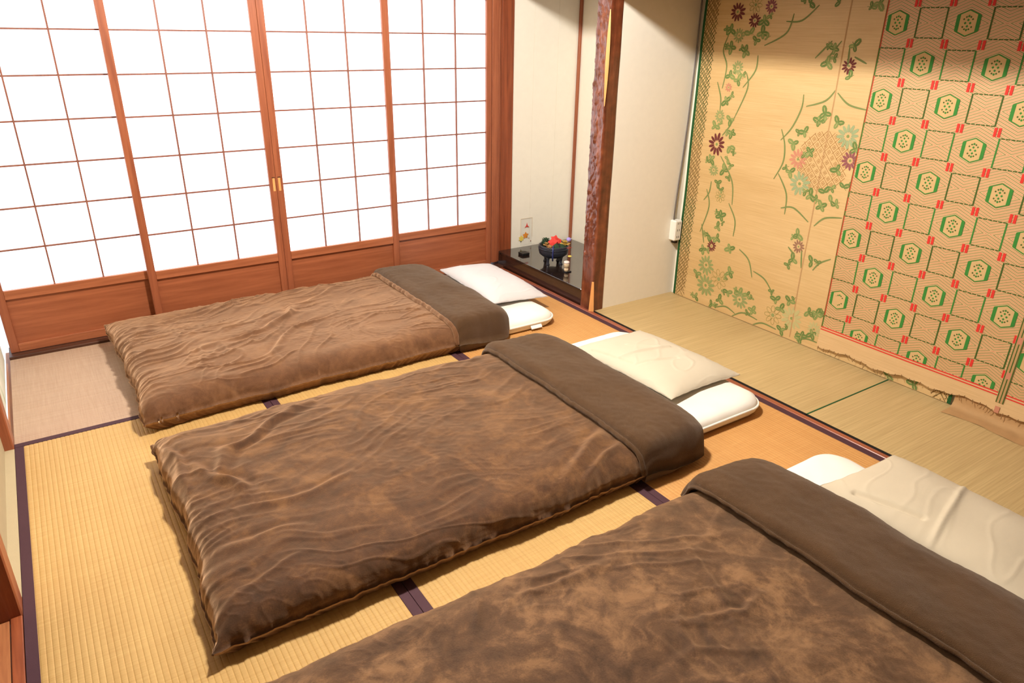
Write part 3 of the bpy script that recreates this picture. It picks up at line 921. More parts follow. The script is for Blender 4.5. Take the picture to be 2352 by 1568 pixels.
def hexagon_mat():
    t = thing('hexagon_wall_mat', (3.326, -1.94, 0), 'woven wall mat with green hexagons and red bars on zigzag weave', 'wall mat')
    Y0, Y1 = -1.941, -3.62
    def hem(y):
        return 0.042 + 0.022 * float(sstep(-2.2, -2.7, y)) + 0.006 * math.sin(y * 23) + 0.003 * math.sin(y * 71)
    sheet('woven_sheet', surf2, Y0, Y1, hem, 1.79, 110, 90, 0.003, M['zigzag'], t)
    p = Print(surf2, 0.0009)
    p.clips = [(0, Y0 - 0.004, True), (1, 0.144, False)]
    PY, PZ = 0.1375, 0.15
    for c in range(0, 13):
        yc = -2.0 - PY * c
        for r in range(-4, 10):
            zc = 1.495 - PZ * r
            if (r + c) % 2 == 0:
                hw, hh, sh = 0.042, 0.0455, 0.027
                out = [(-hw, -sh), (0, -hh), (hw, -sh), (hw, sh), (0, hh), (-hw, sh)]
                p.poly([(yc + a, zc + b) for a, b in out], INK['hexbase'], 0.0001)
                w = 0.0042
                for q in range(6):
                    a, b = out[q], out[(q + 1) % 6]
                    if a[0] == b[0]:
                        continue
                    p.stroke([(yc + a[0], zc + a[1]), (yc + b[0], zc + b[1])], w, INK['grn'], 0.0003)
                for sg in (-1, 1):
                    xo, xi = sg * (hw + 0.002), sg * (hw - 0.0115)
                    sh2 = sh + (hh - sh) * 0.26
                    p.poly([(yc + xo, zc - sh), (yc + xi, zc - sh2), (yc + xi, zc + sh2), (yc + xo, zc + sh)], INK['grn'], 0.0004)
                for a, b in ((0.0, 0.024), (0.0, -0.024), (0, 0.011), (0, -0.011), (0.009, 0), (-0.009, 0), (0.008, 0.021), (-0.008, 0.021), (0.008, -0.021), (-0.008, -0.021),
                             (0.016, 0.0135), (-0.016, 0.0135), (0.016, -0.0135), (-0.016, -0.0135)):
                    k = 0.0050 if abs(a) < 0.001 or b == 0 else 0.0040
                    p.poly([(yc + a - k, zc + b), (yc + a, zc + b - k), (yc + a + k, zc + b), (yc + a, zc + b + k)], INK['grn' if k > 0.0045 else 'dgr'], 0.0003)
            else:
                hw, hh = 0.0545, 0.0545
                for sg in (-1, 1):
                    p.rect(yc + sg * hw - 0.0028, yc + sg * hw + 0.0028, zc - hh, zc + hh, INK['dgr' if c % 2 else 'grn'], 1, 0.0002)
                    nseg = 6
                    for q in range(nseg):
                        a = yc - hw + 2 * hw * q / nseg
                        p.rect(a, a + 2 * hw / nseg * 0.78, zc + sg * hh - 0.002, zc + sg * hh + 0.002, INK['dgr'], 1, 0.0002)
            yb, zb = yc - PY / 2, zc - PZ / 2
            for sg in (-1, 1):
                p.rect(yb + sg * 0.0075 - 0.0052, yb + sg * 0.0075 + 0.0052, zb - 0.0165, zb + 0.0165, INK['red'], 1, 0.0005)
    p.clips = []
    p.rect(Y0 - 0.0006, Y0 - 0.0046, 0.14, 1.78, INK['bor'], 40, 0.0002)
    p.rect(Y0 - 0.0046, Y0 - 0.0072, 0.14, 1.78, INK['red'], 40, 0.0001)
    n = 60
    ys = np.linspace(Y0 - 0.001, Y1 + 0.002, n)
    for dz in (0.126, 0.1375):
        for a, b in zip(ys[:-1], ys[1:]):
            p.poly([(a, dz), (b, dz), (b, dz + 0.0052), (a, dz + 0.0052)], INK['red'])
    p.build('hexagon_print', t)
    s = Print(surf2, 0.0024)
    s.rect(-2.782, -2.752, 0.10, 1.78, INK['seam'], 50)
    for a in (-2.754, -2.766, -2.778):
        s.rect(a - 0.0035, a + 0.0005, 0.10, 1.78, INK['dgr'], 50, 0.0002)
    for r in range(0, 10):
        zb = 1.42 - PZ * r
        s.rect(-2.776, -2.758, zb - 0.014, zb + 0.014, INK['k'], 2, 0.0004)
    s.build('seam_band', t)
    # frayed warp ends
    rnd = random.Random(11)
    V, F = [], []
    y = Y0 - 0.01
    while y > -3.5:
        z0 = hem(y) + 0.004
        ln = rnd.uniform(0.010, 0.028)
        sl = rnd.uniform(-0.02, 0.012)
        pts = [(surf2(y, z0) + 0.001, y, z0), (surf2(y, z0) - 0.004, y + sl * 0.4, z0 - ln * 0.4), (surf2(y, z0) - rnd.uniform(0, 0.006), y + sl, max(0.006, z0 - ln))]
        v, f = tube_vf(pts, [0.0016, 0.0014, 0.0008], 5)
        part('fringe_thread', v, f, INK['fray'], t, smooth=True)
        y -= rnd.uniform(0.020, 0.042)
    # a loose strip of hem lying on the alcove floor
    ny, nx = 60, 14
    V = []
    for i in range(ny):
        yy = -2.60 - 0.98 * i / (ny - 1)
        for k in range(nx):
            q = k / (nx - 1)
            lo_ = 0.0046 + 0.0010 * math.sin(yy * 60 + q * 3)
            if q < 0.45:
                V.append((3.3335 - 0.004 * q, yy, 0.095 - (0.095 - 0.016) * q / 0.45))
            else:
                V.append((3.331 - (q - 0.4) / 0.6 * (0.085 + 0.010 * math.sin(yy * 19)), yy, lo_ + 0.006 * max(0, 1 - (q - 0.45) * 8)))
    part('loose_hem', V, grid_faces(ny, nx), INK['seam'], t, smooth=True)
hexagon_mat()

# ------------------------------------------------------------------ bedding
def edge_map(n, k=0.72):
    s = np.linspace(-1, 1, n)
    return (1 - k) * s + k * np.sin(s * math.pi / 2)

class Duvet:
    def __init__(s, x0, x1, y_far, y_near, H, seed, creases, amp=1.0, corner=0.06, near_z=0.03, folds=(), Hm=0.075, foot_z=0.07, c_far=(0, 0), c_near=(0, 0), mat='plush_mid', corner_near=0.05):
        s.x0, s.x1, s.yf, s.yn, s.H, s.seed = x0, x1, y_far, y_near, H, seed
        s.creases, s.amp, s.corner, s.near_z, s.folds = creases, amp, corner, near_z, folds
        s.px, s.py, s.Hm = 26.0, 13.0, Hm
        s.c_far, s.c_near, s.foot_z, s.mat, s.corner_near = c_far, c_near, foot_z, M[mat], corner_near
    def base(s, a, b):
        """a: -1 foot .. 1 head, b: -1 far .. 1 near"""
        cy, hw = (s.yf + s.yn) / 2, (s.yf - s.yn) / 2
        cx, hl = (s.x0 + s.x1) / 2, (s.x1 - s.x0) / 2
        wob = 0.012 * perlin(a * 3.2, b * 0 + 0.5, s.seed) * np.abs(b) ** 4
        wobx = 0.012 * perlin(b * 3.0, a * 0 + 1.5, s.seed + 1) * np.abs(a) ** 4
        foot = np.clip(-a, 0, 1)
        # corners at the foot stay out, the edge between them is drawn in
        pull = 0.030 * (1 - b ** 2) * foot ** 10
        x = cx + hl * a + wobx + pull
        y = cy - hw * b + wob
        wf, wn = foot ** 3 * np.clip(-b, 0, 1) ** 2, foot ** 3 * np.clip(b, 0, 1) ** 2
        x = x + s.c_far[0] * wf + s.c_near[0] * wn
        y = y + s.c_far[1] * wf + s.c_near[1] * wn
        e = 2.3
        fa = np.maximum(0, 1 - np.abs(a) ** s.px) ** (1 / e)
        fb = np.maximum(0, 1 - np.abs(b) ** s.py) ** (1 / e)
        crn = (np.abs(b) ** 6) * (foot ** 6)
        ze = s.near_z + (s.foot_z - s.near_z) * foot ** 8
        ze = ze + (np.where(b < 0, s.corner, s.corner_near) - ze) * crn
        headm = sstep(0.80, 0.97, a) * (1 - sstep(0.925, 0.985, np.abs(b)))   # rests on the mattress there
        ze = ze + (s.Hm + 0.016 - ze) * headm
        f = fa * fb
        z = ze + (s.H - ze) * f
        return x, y, z, f
    def height(s, x, y):
        cy, hw = (s.yf + s.yn) / 2, (s.yf - s.yn) / 2
        cx, hl = (s.x0 + s.x1) / 2, (s.x1 - s.x0) / 2
        a = np.clip((x - cx) / hl, -1, 1)
        b = np.clip((cy - y) / hw, -1, 1)
        return s.base(a, b)[2]
    def wrinkle(s, x, y, f):
        sd = s.seed
        wx = x + 0.05 * fbm(x * 3, y * 3, sd + 2, 2)
        wy = y + 0.05 * fbm(x * 3, y * 3, sd + 4, 2)
        d = 0.010 * fbm(x * 2.2, y * 2.6, sd + 5, 3)
        for ang, fl, fs, am, th in s.creases:
            c, sn = math.cos(math.radians(ang)), math.sin(math.radians(ang))
            u, v = wx * c + wy * sn, -wx * sn + wy * c
            n = perlin(u * fl, v * fs, sd + ang * 0.37)
            r = 1 - np.abs(n) * 2.2
            mask = sstep(-0.15, 0.45, fbm(x * 1.9, y * 1.9, sd + ang * 0.11 + 9, 2))
            d = d + am * mask * sstep(th, 1.0, r)
        for pts, wd, am in s.folds:
            best = np.full(np.shape(x), 9.0)
            sgn = np.zeros(np.shape(x))
            tt = np.zeros(np.shape(x))
            n = len(pts) - 1
            for i in range(n):
                p, q = np.array(pts[i]), np.array(pts[i + 1])
                e = q - p
                L2 = e @ e
                t_ = np.clip(((wx - p[0]) * e[0] + (wy - p[1]) * e[1]) / L2, 0, 1)
                dx, dy = wx - p[0] - t_ * e[0], wy - p[1] - t_ * e[1]
                ds = np.hypot(dx, dy)
                sel = ds < best
                best = np.where(sel, ds, best)
                sgn = np.where(sel, np.sign(e[0] * dy - e[1] * dx), sgn)
                tt = np.where(sel, (i + t_) / n, tt)
            fade = np.sin(np.clip(tt, 0.04, 0.96) * math.pi) ** 0.5
            sd_ = best * sgn
            d = d + am * fade * (np.exp(-(sd_ / wd) ** 2) - 0.55 * np.exp(-((sd_ - wd * 1.5) / wd) ** 2))
        return d * s.amp * (1 - 0.85 * sstep(1.70, 1.84, x)) - 0.006 * sstep(1.74, 1.86, x)
    def build(s, parent, nu=380, nv=220):
        A, B = np.meshgrid(edge_map(nu), edge_map(nv), indexing='ij')
        x, y, z, f = s.base(A, B)
        P = np.stack([x, y, z], -1)
        du = np.gradient(P, axis=0)
        dv = np.gradient(P, axis=1)
        N = np.cross(dv, du)
        N /= np.linalg.norm(N, axis=-1, keepdims=True) + 1e-12
        N *= np.sign(N[..., 2:3] + 1e-9)
        rim = sstep(0.0, 0.55, f)
        w = s.wrinkle(x, y, f)
        # puckers along the seam
        edge = np.exp(-((1 - f) / 0.35) ** 2 * 0 - f * 2.2)
        crum = 0.0016 * sstep(0.55, 1.0, 1 - 2.2 * np.abs(perlin(x * 17 + y * 6, y * 24, s.seed + 15))) * sstep(-0.2, 0.5, fbm(x * 2.3, y * 2.3, s.seed + 17, 2))
        puck = crum + 0.0062 * edge * (perlin(x * 26, y * 26, s.seed + 6) + 0.6 * perlin(x * 55, y * 55, s.seed + 7))
        side = 0.012 * (1 - rim) * fbm(x * 6, y * 6 + z * 14, s.seed + 12, 3)
        dsp = w * (0.25 + 0.75 * rim) + puck + side * sstep(0.02, 0.3, f)
        P = P + N * dsp[..., None]
        P[..., 2] = np.maximum(P[..., 2], 0.012)
        V = P.reshape(-1, 3)
        F = grid_faces(nu, nv)
        ring = [i * nv for i in range(nu)] + [(nu - 1) * nv + j for j in range(1, nv)] + [i * nv + nv - 1 for i in range(nu - 2, -1, -1)] + [j for j in range(nv - 2, 0, -1)]
        R = V[ring]
        c = np.array([(s.x0 + s.x1) / 2, (s.yf + s.yn) / 2, 0])
        dirs = c - R
        dirs[:, 2] = 0
        hw, hl = (s.yf - s.yn) / 2, (s.x1 - s.x0) / 2
        def inset(k, zf, mn):
            q = R.copy()
            q[:, 0] = c[0] + (R[:, 0] - c[0]) * (1 - k / hl)
            q[:, 1] = c[1] + (R[:, 1] - c[1]) * (1 - np.where(R[:, 1] > c[1], min(k, 0.018), min(k, 0.028)) / hw)
            q[:, 2] = np.where((R[:, 0] > s.x1 - 0.10) & (np.abs(R[:, 1] - c[1]) < 0.965 * hw), R[:, 2] - 0.002, np.maximum(R[:, 2] * zf, mn))
            return q
        V = np.concatenate([V, inset(0.004, 0.78, 0.006), inset(0.022, 0.38, 0.004), inset(0.045, 0.08, 0.0025)])
        n, m = nu * nv, len(ring)
        F = [tuple(q) for q in F]
        for i in range(m):
            j_ = (i + 1) % m
            F.append((ring[i], ring[j_], n + j_, n + i))
            F.append((n + i, n + j_, n + m + j_, n + m + i))
            F.append((n + m + i, n + m + j_, n + 2 * m + j_, n + 2 * m + i))
        part('plush_cover', V, F, s.mat, parent, smooth=True)
        # stitched seam along the foot edge
        foot = [P[0, k] + np.array([-0.001, 0, -0.001]) for k in range(0, nv, 3)]
        tube('foot_seam', foot, 0.0035, s.mat, parent, 6)

def cuff(D, parent, xl, xh, Hc, seed, pipe_r, pipe_mat, skew=0.0, out=0.016, sag=0.0, lip=0.020):
    """the turned-back head end showing the fleece side"""
    nu, nv = 60, 150
    a0 = np.linspace(-1, 1, nu)
    A, B = np.meshgrid((0.4 * a0 + 0.6 * np.sin(a0 * math.pi / 2)), edge_map(nv), indexing='ij')
    cy, hw = (D.yf + D.yn) / 2, (D.yf - D.yn) / 2 + out
    q = (A + 1) / 2
    lead = xl + 0.010 * perlin(B * 2.4, B * 0 + 0.3, seed) + skew * B
    head = xh + 0.012 * perlin(B * 2.0, B * 0 + 4.3, seed + 2) + skew * B
    head = head - 0.055 * np.abs(B) ** 9
    x = lead + (head - lead) * q
    y = cy - hw * B * (1 - 0.022 * np.clip(A, 0, 1) ** 4) + 0.010 * perlin(A * 1.5, B * 0 + 2.0, seed + 5) * np.abs(B) ** 4
    fa = np.where(A < 0, np.maximum(0, 1 - np.abs(A) ** 11) ** (1 / 2.2), np.maximum(0, 1 - np.abs(A) ** 3.6) ** (1 / 2.0))
    fb = np.maximum(0, 1 - np.abs(B) ** 12) ** (1 / 2.2)
    ze = 0.03 + (D.Hm + 0.016 - 0.03) * (1 - sstep(0.905, 0.992, np.abs(B)))
    dz = D.height(np.minimum(x, 1.98), y)
    wl = sstep(-0.95, 0.55, A)
    ze = (np.maximum(dz - 0.010, 0.03) + lip) * (1 - wl) + ze * wl
    H = Hc + 0.010 * fbm(x * 3, y * 3, seed + 3, 3) - sag * (1 - B ** 2)
    z = ze + (H - ze) * fa * fb
    z = z + 0.0016 * perlin(x * 45, y * 45, seed + 8) + 0.0030 * perlin(x * 14, y * 5, seed + 9)
    V = np.stack([x, y, z], -1).reshape(-1, 3)
    F = [tuple(f) for f in grid_faces(nu, nv)]
    ring = [i * nv for i in range(nu)] + [(nu - 1) * nv + j for j in range(1, nv)] + [i * nv + nv - 1 for i in range(nu - 2, -1, -1)] + [j for j in range(nv - 2, 0, -1)]
    R = V[ring].copy()
    cc = R.mean(0)
    R[:, :2] = cc[:2] + (R[:, :2] - cc[:2]) * np.array([0.90, 0.965])
    zr_ = R[:, 2].copy()
    R[:, 2] = np.where(np.abs(R[:, 1] - cc[1]) < 0.90 * hw, zr_ - 0.003, 0.010)
    isl = np.zeros(len(ring), bool)
    isl[-(nv - 2):] = True
    isl[0] = True
    R[isl, 0] = V[ring][isl, 0] + 0.050
    R[isl, 2] = np.where(np.abs(V[ring][isl, 1] - cc[1]) < 0.95 * hw, zr_[isl] - lip * 0.9, 0.010)
    n = len(V)
    V = np.concatenate([V, R])
    m = len(ring)
    for i in range(m):
        F.append((ring[i], ring[(i + 1) % m], n + (i + 1) % m, n + i))
    o = part('turned_back_cuff', V, F, M['fleece'], parent, smooth=True)
    o['label'] = 'dark fleece cuff turned back at the head end'
    # rolled hem along the cuff edge
    bs = np.linspace(-0.985, 0.985, 110)
    yy = cy - hw * bs
    xx = xl + 0.010 * perlin(bs * 2.4, bs * 0 + 0.3, seed) + skew * bs - pipe_r * 0.25
    fbl = np.maximum(0, 1 - np.abs(bs) ** 12) ** (1 / 2.2)
    zz = np.maximum(D.height(xx + pipe_r, yy) - 0.010, 0.03) + lip + 0.35 * pipe_r
    rr = pipe_r * (1 + 0.22 * perlin(bs * 26, bs * 0, seed + 4))
    pts = np.stack([xx + 0.004 * perlin(bs * 13, bs * 0 + 7, seed), yy, zz], -1)
    tube('rolled_hem', [tuple(p_) for p_ in pts], list(rr), pipe_mat, o, 10)

def mattress(x0, x1, y_far, y_near, H, label, seed, tagged=False):
    t = thing('futon_mattress', ((x0 + x1) / 2, (y_far + y_near) / 2, 0), label, 'futon mattress', 'white futon mattresses on the tatami')
    cx, cy, hl, hw = (x0 + x1) / 2, (y_far + y_near) / 2, (x1 - x0) / 2, (y_far - y_near) / 2
    rc = 0.095
    pts = []
    for sx, sy, a0 in ((1, 1, 0), (-1, 1, 90), (-1, -1, 180), (1, -1, 270)):
        for k in range(15):
            a = math.radians(a0 + 90 * k / 14)
            pts.append((cx + sx * (hl - rc) + rc * math.cos(a), cy + sy * (hw - rc) + rc * math.sin(a)))
    dense = []
    for p, q in zip(pts, pts[1:] + pts[:1]):
        L = math.hypot(q[0] - p[0], q[1] - p[1])
        n = max(1, int(L / 0.02))
        for k in range(n):
            dense.append((p[0] + (q[0] - p[0]) * k / n, p[1] + (q[1] - p[1]) * k / n))
    O = np.array(dense)
    n = len(O)
    prof = [(0.035, 0.0015), (0.012, 0.006), (0.002, 0.020), (0.0, 0.38 * H), (0.001, 0.60 * H), (0.008, 0.80 * H), (0.025, 0.93 * H), (0.055, 0.985 * H), (0.10, 1.0 * H), (0.18, 1.0 * H), (0.30, 1.0 * H)]
    V = []
    for d, z in prof:
        X = cx + (O[:, 0] - cx) * (1 - d / hl)
        Y = cy + (O[:, 1] - cy) * (1 - d / hw)
        Z = z + 0.006 * (z / H) * fbm(X * 5, Y * 5, seed, 3)
        V.append(np.stack([X, Y, np.maximum(Z, 0.0015)], -1))
    V = np.concatenate(V)
    F = []
    for i in range(len(prof) - 1):
        for k in range(n):
            F.append((i * n + k, i * n + (k + 1) % n, (i + 1) * n + (k + 1) % n, (i + 1) * n + k))
    F.append(tuple(range(n))[::-1])
    F.append(tuple((len(prof) - 1) * n + k for k in range(n)))
    part('padded_body', V, F, M['futon_white'], t, smooth=True)
    zz = 0.56 * H
    tube('piping', [(cx + (p[0] - cx) * (1 + 0.001 / hl), cy + (p[1] - cy) * (1 + 0.001 / hw), zz) for p in dense], 0.0055, M['futon_white'], t, 8, closed=True)
    if tagged:
        V = [(2.268, y_near - 0.0005, 0.030), (2.335, y_near - 0.0005, 0.030), (2.335, y_near - 0.013, 0.012), (2.268, y_near - 0.013, 0.012),
             (2.268, y_near - 0.0005, 0.033), (2.335, y_near - 0.0005, 0.033), (2.335, y_near - 0.014, 0.016), (2.268, y_near - 0.014, 0.016)]
        part('care_tag', V, CUBE_F, M['tag'], t)
    return t

def pillow(c, lx, ly, h, rotz, tilt_x, tilt_y, mat, label, seed, creases=(), pinch=0.05):
    """c = centre of the underside"""
    t = thing('pillow', c, label, 'pillow', 'pillows at the head of the beds')
    n = 140
    A, B = np.meshgrid(edge_map(n, 0.85), edge_map(n, 0.85), indexing='ij')
    x = lx / 2 * A * (1 - pinch * (1 - B ** 2))
    y = ly / 2 * B * (1 - pinch * (1 - A ** 2))
    f = (np.maximum(0, 1 - np.abs(A) ** 3.4) ** 0.62) * (np.maximum(0, 1 - np.abs(B) ** 3.8) ** 0.62)
    w = 0.005 * fbm(x * 3.5, y * 3.5, seed, 2) + 0.0018 * sstep(0.75, 1, 1 - 2.4 * np.abs(perlin(x * 4 + y * 2, y * 8 - x * 3, seed + 2)))
    for p, q, wd, am in creases:
        p, q = np.array(p), np.array(q)
        e = q - p
        t_ = np.clip(((x - p[0]) * e[0] + (y - p[1]) * e[1]) / (e @ e), 0, 1)
        ds = np.hypot(x - p[0] - t_ * e[0], y - p[1] - t_ * e[1])
        w = w + am * np.exp(-(ds / wd) ** 2)
    edge = 0.004 * np.exp(-f * 4) * perlin(x * 22, y * 22, seed + 5)
    zt = 0.012 + (h - 0.012) * f + w * f ** 0.5 + edge
    zb = 0.009 - 0.008 * np.minimum(1, f * 2.2) + edge * 0.6
    V = np.concatenate([np.stack([x, y, zt], -1).reshape(-1, 3), np.stack([x, y, zb], -1).reshape(-1, 3)])
    R = Matrix.Rotation(rotz, 3, 'Z') @ Matrix.Rotation(tilt_x, 3, 'X') @ Matrix.Rotation(tilt_y, 3, 'Y')
    V = V @ np.array(R).T + np.array(c)
    m = n * n
    F = [tuple(q) for q in grid_faces(n, n)] + [tuple(q) for q in grid_faces(n, n, m, True)]
    ring = [i * n for i in range(n)] + [(n - 1) * n + j for j in range(1, n)] + [i * n + n - 1 for i in range(n - 2, -1, -1)] + [j for j in range(n - 2, 0, -1)]
    for a, b in zip(ring, ring[1:] + ring[:1]):
        F.append((a, b, b + m, a + m))
    part('pillow_case', V, F, mat, t, smooth=True)
    # seam at the closed end of the case
    k = [V[i * n + n - 3] for i in range(6, n - 6, 4)]
    tube('case_seam', [tuple(p_) for p_ in k], 0.0016, mat, t, 5)
    return t

GD = 'brown duvets with turned-back cuffs'
# farthest bed
mattress(0.75, 2.455, -0.095, -0.978, 0.070, 'white futon mattress under the farthest bed, small tag on its edge', 3, True)
D1 = Duvet(0.405, 2.06, -0.045, -1.035, 0.142, 2, [(36, 1.6, 9.0, 0.0085, 0.66), (20, 1.4, 13.0, 0.0065, 0.68), (60, 2.2, 11.0, 0.0055, 0.68), (2, 1.3, 16.0, 0.0045, 0.68)], 1.0, 0.105, 0.048, c_near=(0.012, -0.035), Hm=0.072, mat='plush_far_lit',
           folds=[([(0.75, -0.62), (0.98, -0.60), (1.12, -0.50), (1.25, -0.33)], 0.014, 0.013), ([(0.95, -0.86), (1.10, -0.66), (1.38, -0.55)], 0.013, 0.012), ([(0.52, -0.30), (0.72, -0.20), (1.0, -0.16)], 0.014, 0.009),
                  ([(1.2, -0.40), (1.45, -0.22), (1.62, -0.12)], 0.014, 0.009)])
t = thing('duvet', (1.27, -0.54, 0), 'brown plush duvet on the farthest bed, against the paper screens', 'duvet', GD)
D1.build(t)
cuff(D1, t, 1.795, 2.145, 0.176, 21, 0.0125, M['plush_far_lit'], lip=0.012)
pillow((2.362, -0.445, 0.0815), 0.35, 0.66, 0.064, math.radians(-3), 0, math.radians(3), M['case_pink'], 'pinkish white pillow on the farthest bed, before the black platform', 31, pinch=0.03)
# middle bed
mattress(0.75, 2.612, -1.316, -2.205, 0.073, 'white futon mattress showing past the middle pillow', 5)
D2 = Duvet(0.395, 2.06, -1.268, -2.325, 0.132, 14, [(5, 0.6, 11.0, 0.0042, 0.6), (-10, 0.8, 15.0, 0.0030, 0.65), (28, 1.6, 9.0, 0.0030, 0.65)], 1.0, 0.072, 0.045, foot_z=0.034, c_far=(0.028, 0.0), c_near=(-0.006, 0.0),
           folds=[([(0.98, -1.36), (0.78, -1.42), (0.63, -1.52), (0.585, -1.66), (0.61, -1.78)], 0.016, 0.015), ([(0.47, -1.36), (0.50, -1.52), (0.48, -1.68)], 0.014, 0.010),
                  ([(0.52, -1.60), (0.60, -1.72), (0.62, -1.82)], 0.018, 0.012), ([(0.56, -1.92), (0.74, -1.94), (0.92, -1.90)], 0.018, 0.009), ([(1.55, -2.24), (1.72, -2.18), (1.82, -2.14)], 0.02, 0.014),
                  ([(1.60, -2.30), (1.74, -2.25), (1.86, -2.20)], 0.015, 0.012), ([(0.46, -2.06), (0.56, -2.10), (0.70, -2.10)], 0.014, 0.008)])
t = thing('duvet', (1.26, -1.80, 0), 'brown plush duvet on the middle bed, whole foot end in view', 'duvet', GD)
D2.build(t)
cuff(D2, t, 1.80, 2.165, 0.172, 22, 0.010, M['fleece'], lip=0.018)
pillow((2.412, -1.735, 0.0845), 0.44, 0.60, 0.060, math.radians(3), math.radians(0), math.radians(2), M['case_cream'], 'cream pillow on the middle bed, corner sticking up over the mattress', 32,
       creases=[((-0.17, 0.06), (0.10, 0.01), 0.007, 0.007), ((-0.16, -0.04), (0.03, -0.10), 0.008, -0.006), ((-0.19, 0.20), (-0.16, -0.02), 0.006, -0.011), ((-0.05, 0.12), (0.06, 0.03), 0.009, 0.006)], pinch=0.04)
# nearest bed
mattress(0.75, 2.495, -2.566, -3.44, 0.073, 'white futon mattress showing a rounded corner at the nearest bed', 8)
D3 = Duvet(0.43, 2.06, -2.515, -3.56, 0.132, 25, [(15, 1.0, 7.0, 0.0045, 0.6), (70, 1.8, 8.0, 0.0040, 0.62), (-35, 1.6, 9.0, 0.0040, 0.62)], 1.0, 0.08, 0.052, mat='plush_near',
           folds=[([(1.05, -2.62), (1.22, -2.66), (1.40, -2.64)], 0.02, 0.010), ([(1.36, -2.94), (1.52, -3.02), (1.62, -2.98)], 0.016, 0.010)])
t = thing('duvet', (1.28, -3.04, 0), 'brown plush duvet on the nearest bed, cut off by the picture edge', 'duvet', GD)
D3.build(t)
cuff(D3, t, 1.80, 2.155, 0.178, 23, 0.006, M['fleece'], lip=0.028)
pillow((2.380, -3.06, 0.0845), 0.42, 0.64, 0.062, math.radians(-2), 0, math.radians(2), M['case_grey'], 'grey cream pillow on the nearest bed, long crease across it', 33,
       creases=[((-0.20, -0.04), (0.16, 0.06), 0.008, 0.009), ((-0.17, 0.22), (-0.13, 0.03), 0.009, -0.014)], pinch=0.03)

# ------------------------------------------------------------------ outlet box and cable
t = thing('outlet_box', (3.30, YP, 0.395), 'white surface-mounted outlet box on the partition corner', 'outlet')
box('housing', 3.272, 3.327, YP - 0.046, YP, 0.338, 0.456, M['white'], t, 0.006)
for zz in (0.36, 0.40, 0.44):
    for dx in (-0.007, 0.007):
        box('socket_slot', 3.300 + dx - 0.0018, 3.300 + dx + 0.0018, YP - 0.0464, YP - 0.0455, zz - 0.006, zz + 0.006, M['slot'], t)
box('under_block', 3.300, 3.320, YP - 0.030, YP, 0.318, 0.338, M['slot'], t)  # small dark block below the housing
cp = [(3.290, YP - 0.012, 0.452), (3.292, YP - 0.010, 0.52), (3.300, YP - 0.008, 0.64), (3.312, YP - 0.007, 0.80), (3.322, YP - 0.007, 1.0), (3.327, YP - 0.007, 1.3), (3.328, YP - 0.007, 1.7), (3.328, YP - 0.007, 2.1)]
tag(tube('power_cable', cp, 0.004, M['grey_cable'], None, 8, origin=(3.29, YP, 0.452)), 'grey power cable running up the alcove corner from the outlet', 'cable')

# ------------------------------------------------------------------ things on the black platform
ZP = 0.0972
M['black'] = plain('matte_black', (26, 24, 24), 0.45, 0.4)
M['iron'] = plain('dark_glazed_iron', (40, 42, 52), 0.32, 0.5, (120, 0.2, 0.002), 0.2)
M['blue'] = plain('deep_blue_glaze', (44, 54, 110), 0.3, 0.5)
M['red_leaf'] = plain('red_leaf', (220, 62, 52), 0.5, 0.3, None, 0.12)
M['orange'] = plain('orange_blossom', (226, 140, 52), 0.5, 0.3, None, 0.1)
M['yellow'] = plain('yellow_blossom', (232, 204, 96), 0.5, 0.3, None, 0.1)
M['mustard'] = plain('mustard_blossom', (190, 156, 74), 0.6, 0.2, None, 0.15)
M['lilac'] = plain('lilac_ball', (164, 146, 214), 0.5, 0.3)
M['tan'] = plain('tan_cone', (164, 120, 74), 0.7, 0.2, (80, 0.5, 0.004), 0.2)
M['dark_leaf'] = plain('dark_green_leaf', (44, 66, 44), 0.6, 0.2, None, 0.15)
M['stick'] = plain('red_brown_stick', (150, 70, 48), 0.5, 0.3)
M['pale_cyl'] = plain('pale_wood_cylinder', (226, 198, 160), 0.5, 0.3)
M['pinkcap'] = plain('pinkish_white_cap', (246, 222, 212), 0.5, 0.3)

t = thing('black_case', (2.832, -0.095, ZP), 'small flat black case on the platform', 'case')
V, F = box_vf(2.805, 2.860, -0.118, -0.066, ZP, ZP + 0.009, 0.002)
part('lower_shell', V, F, M['black'], t)
V, F = box_vf(2.804, 2.861, -0.119, -0.065, ZP + 0.0095, ZP + 0.016, 0.002)
part('lid', V, F, M['black'], t)

# footed bowl
BC = (2.895, -0.325, ZP)
t = thing('footed_bowl', BC, 'dark round footed bowl filled with autumn leaves', 'bowl')
prof = [(0.040, 0.040), (0.068, 0.046), (0.088, 0.062), (0.094, 0.085), (0.0925, 0.108), (0.0935, 0.116), (0.089, 0.119), (0.084, 0.114), (0.082, 0.100), (0.062, 0.086), (0.02, 0.082)]
v, f = lathe_vf(BC, prof, 40)
part('vessel', v, f, M['iron'], t, smooth=True)
ring = [(BC[0] + 0.0945 * math.cos(a), BC[1] + 0.0945 * math.sin(a), ZP + 0.100) for a in np.linspace(0, 2 * math.pi, 40, endpoint=False)]
tube('shoulder_band', ring, 0.0035, M['iron'], t, 6, closed=True)
for k in range(4):
    a = math.radians(20 + 90 * k)
    c = (BC[0] + 0.058 * math.cos(a), BC[1] + 0.058 * math.sin(a))
    v, f = lathe_vf((c[0], c[1], ZP), [(0.013, 0.0), (0.012, 0.004), (0.008, 0.012), (0.010, 0.034), (0.015, 0.052)], 12)
    part('foot', v, f, M['iron'], t, smooth=True)
